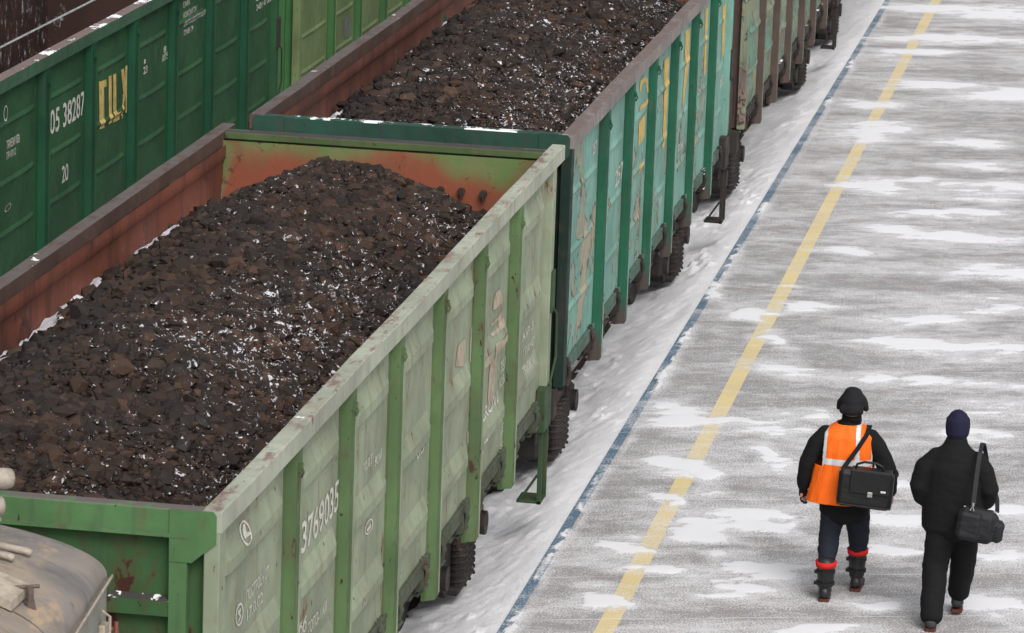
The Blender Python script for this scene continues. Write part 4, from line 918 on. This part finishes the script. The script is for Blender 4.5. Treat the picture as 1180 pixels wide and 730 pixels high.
    for i in range(nz_-1):
        for j in range(nt_):
            x, y, z = Xv[i, j], Yv[i, j], Zm[i, j]
            if z > 1.16 and abs(x-.01) > .205+.02*(1.35-z): continue       # armholes
            mi = 0
            if 1.185 < z < 1.235: mi = 1
            elif z > 1.2 and .122 < abs(x+.045) < .156: mi = 1
            elif z > 1.16 and abs(x-.01) > .195+.02*(1.35-z): mi = 1
            F.append((i*m+j, i*m+j+1, (i+1)*m+j+1, (i+1)*m+j)); I.append(mi)
    b.v = vs; b.f = F; b.m = I; v = b.build('vest', [M_or, M_refl], p, True)
    md = v.modifiers.new('s', 'SOLIDIFY'); md.thickness = .006; md.offset = 1
    # satchel, carried
    OB = (2.86+.185, 10.85-.30, .875)
    def bagbox(b): b.box(-.235, .235, -.08, .08, .0, .33, 0, .035)
    bg1 = fuse('satchel', [bagbox], M_bag, None, .008, 4, .004, 31); bg1.location = OB; bg1.rotation_euler = (0, math.radians(3), 0)
    tag(bg1, 'black leather satchel with silver clasp at the hip of the orange-vested person', 'bag')
    b = MB(); b.box(-.13, .215, -.094, -.078, .135, .335, 0, .012); b.box(-.13, .215, -.09, .04, .328, .342, 0, .01); b.build('flap', M_bag, bg1)
    b = MB(); b.box(.025, .07, -.104, -.093, .115, .16, 0, .004); b.build('clasp', M_metal, bg1)
    b = MB(); b.box(.135, .18, -.1, -.093, .165, .182, 0, .002); b.build('badge', M_refl, bg1)
    b = MB(); b.tube([(-.10, -.03, .33), (-.09, -.03, .375), (-.03, -.03, .40), (.07, -.03, .40), (.13, -.03, .375), (.14, -.03, .33)], .011, 8); b.build('handle', M_bag, bg1, True)
    b = MB(); b.box(-.232, .232, -.083, .083, .02, .03, 0, .003); b.build('bottom_seam', M_boot, bg1)
    # strap from the bag's left end up over the right shoulder and down in front
    pts = [(-.215, -.02, .30), (-.165, .06, .38), (-.115, .11, .46), (-.08, .135, .53), (-.05, .17, .585), (-.04, .23, .63), (-.04, .32, .635), (-.06, .41, .60), (-.08, .46, .52), (.0, .47, .40), (.15, .42, .3), (.235, .2, .28), (.235, .03, .28)]
    def ribbon(b, pts, w, wd):
        pts = [Vector(q) for q in pts]; fine = []
        for i in range(len(pts)-1):
            p0, p1, p2, p3 = pts[max(i-1, 0)], pts[i], pts[i+1], pts[min(i+2, len(pts)-1)]
            for t in np.linspace(0, 1, 6, endpoint=False): fine.append(.5*((2*p1)+(-p0+p2)*t+(2*p0-5*p1+4*p2-p3)*t*t+(-p0+3*p1-3*p2+p3)*t**3))
        fine.append(pts[-1]); vs = []; wd = Vector(wd).normalized()
        for i, q in enumerate(fine):
            t = (fine[min(i+1, len(fine)-1)]-fine[max(i-1, 0)]).normalized(); s = (wd-t*wd.dot(t)).normalized(); n_ = t.cross(s)
            vs += [q+s*w+n_*.003, q-s*w+n_*.003, q-s*w-n_*.003, q+s*w-n_*.003]
        L = len(fine); fs = [(4*i+j, 4*i+(j+1) % 4, 4*i+4+(j+1) % 4, 4*i+4+j) for i in range(L-1) for j in range(4)]+[(0, 1, 2, 3), (4*L-4, 4*L-3, 4*L-2, 4*L-1)]
        b.add([tuple(q) for q in vs], fs)
    b = MB(); ribbon(b, pts, .019, (1, .1, 0)); b.build('shoulder_strap', M_black, bg1)
    b = MB(); b.tube([(-.222, -.03, .27), (-.215, -.02, .31)], .018, 8); b.build('strap_buckle', M_metal, bg1)
    return ribbon
ribbon = man_orange()
def man_dark():
    P0 = (3.80, 10.30, 0); cx = .012
    body = [limb([(cx*.5, 0, .92), (cx, 0, 1.1), (cx, .0, 1.32), (cx, .01, 1.46)], [(.15, .10), (.14, .1), (.18, .11), (.13, .08)]),
            limb([(cx, .0, 1.46), (cx, .01, 1.56)], [(.055, .06)]*2), limb([(cx, .02, 1.58), (cx, .03, 1.67), (cx, .03, 1.74)], [(.062, .075), (.078, .095), (.066, .085)], 18),
            limb([(cx, .125, 1.65), (cx, .137, 1.64)], [.016, .016]), limb([(cx-.076, .03, 1.665), (cx-.083, .03, 1.645)], [.016, .014]), limb([(cx+.076, .03, 1.665), (cx+.083, .03, 1.645)], [.016, .014])]
    arms = {-1: ((-.275, -.03, 1.20), (-.215, .09, 1.02)), 1: ((.305, -.03, 1.20), (.25, .10, 1.02))}
    for s, (el, wr) in arms.items(): body.append(limb([(cx+s*.2, 0, 1.42), el, wr], [.05, .042, .03]))
    body.append(lambda b: hand(b, (-.215, .09, 1.02), (.5, .4, -.8), (.5, .8, 0), (.4, .1, -.1), .9))
    body.append(lambda b: hand(b, (.27, .10, 1.02), (-.5, .4, -.8), (-.5, .8, 0), (-.4, .1, -.1), .9))
    legs = [[(-.085, -.0, .90), (-.10, -.06, .50), (-.10, -.28, .12)], [(.10, 0, .90), (.12, .12, .50), (.085, .26, .16)]]
    for l in legs:
        body.append(limb(l, [.085, .06, .045])); a_ = l[-1]; body.append(limb([a_, (a_[0], a_[1]+.03, a_[2]-.06), (a_[0], a_[1]+.12, .045)], [.04, .035, .03]))
    p = fuse('person', body, M_skin, None, .009, 3, 0); p.location = P0
    tag(p, 'person all in black with navy knitted cap, hands in pockets, walking away', 'person')
    jk = [limb([(cx, 0, .83), (cx, 0, 1.0), (cx, 0, 1.2), (cx, 0, 1.36), (cx, 0, 1.45), (cx, .0, 1.52), (cx, .01, 1.56)], [(.258, .18), (.255, .178), (.258, .178), (.255, .17), (.215, .14), (.13, .105), (.095, .092)], 22),
          limb([(-.12, 0, 1.42), (-.235, -.02, 1.33), (-.278, -.03, 1.18), (-.25, .03, 1.07), (-.215, .085, 1.03)], [.10, .094, .086, .078, .068]),
          limb([(.17, 0, 1.42), (.255, -.02, 1.33), (.305, -.03, 1.18), (.285, .03, 1.07), (.245, .095, 1.03)], [.10, .092, .084, .078, .068]),
          limb([(cx, .01, 1.52), (cx, .012, 1.585)], [(.098, .10), (.092, .095)], 20)]
    fuse('jacket', jk, M_black, p, .012, 5, .008, 45, fs=(7, 9, 12))
    tr = [limb([(-.07, 0, .92), (-.085, -.03, .70), (-.10, -.06, .50), (-.10, -.18, .28), (-.10, -.265, .10)], [(.13, .14), (.120, .125), (.110, .115), (.102, .108), (.098, .102)]),
          limb([(.11, 0, .92), (.12, .06, .70), (.125, .12, .50), (.105, .19, .32), (.09, .24, .19)], [(.13, .14), (.120, .125), (.110, .115), (.100, .106), (.092, .098)])]
    fuse('trousers', tr, M_black, p, .012, 5, .010, 49, fs=(7, 9, 13))
    boot('shoe', -.10, -.26, .0, .12, (M_shoe, M_sole), p); boot('shoe', .085, .27, .05, .17, (M_shoe, M_sole), p)
    fuse('knitted_cap', [limb([(cx, .02, 1.635), (cx, .022, 1.70), (cx, .02, 1.765), (cx, .02, 1.78)], [(.098, .112), (.104, .115), (.100, .11), (.084, .092)], 18)], M_beanie, p, .009, 3, .003, 52, fs=(60, 9, 4))
    OB = (3.80+.235, 10.30-.26, .82)
    bg = fuse('shoulder_bag', [lambda b: b.box(-.185, .155, -.09, .09, -.03, .26, 0, .055), lambda b: b.box(-.17, .02, -.12, -.06, .0, .235, 0, .03), lambda b: b.box(.12, .21, -.07, .07, .0, .18, 0, .03)], M_bag2, None, .008, 5, .008, 60)
    bg.location = OB; bg.rotation_euler = (0, math.radians(7), 0)
    tag(bg, 'black nylon shoulder bag hanging behind the hip of the person in the navy cap', 'bag')
    b = MB(); b.tube([(-.09, -.09, .25), (-.075, -.09, .29), (-.06, -.09, .25)], .007, 6); b.tube([(-.075, -.09, .29), (-.075, -.09, .32)], .012, 8); b.build('strap_buckle', M_metal, bg)
    b = MB(); ribbon(b, [(-.075, -.09, .31), (-.085, -.03, .45), (-.095, .03, .58), (-.10, .07, .67), (-.10, .13, .725), (-.10, .24, .745), (-.09, .35, .72), (-.06, .44, .62), (.02, .44, .4), (.10, .3, .3), (.13, .05, .24)], .018, (1, 0, 0)); b.build('shoulder_strap', M_bag2, bg)
    b = MB(); b.box(-.15, .13, -.01, .01, .245, .256, 0, .002); b.build('zip', M_metal, bg)
man_dark()
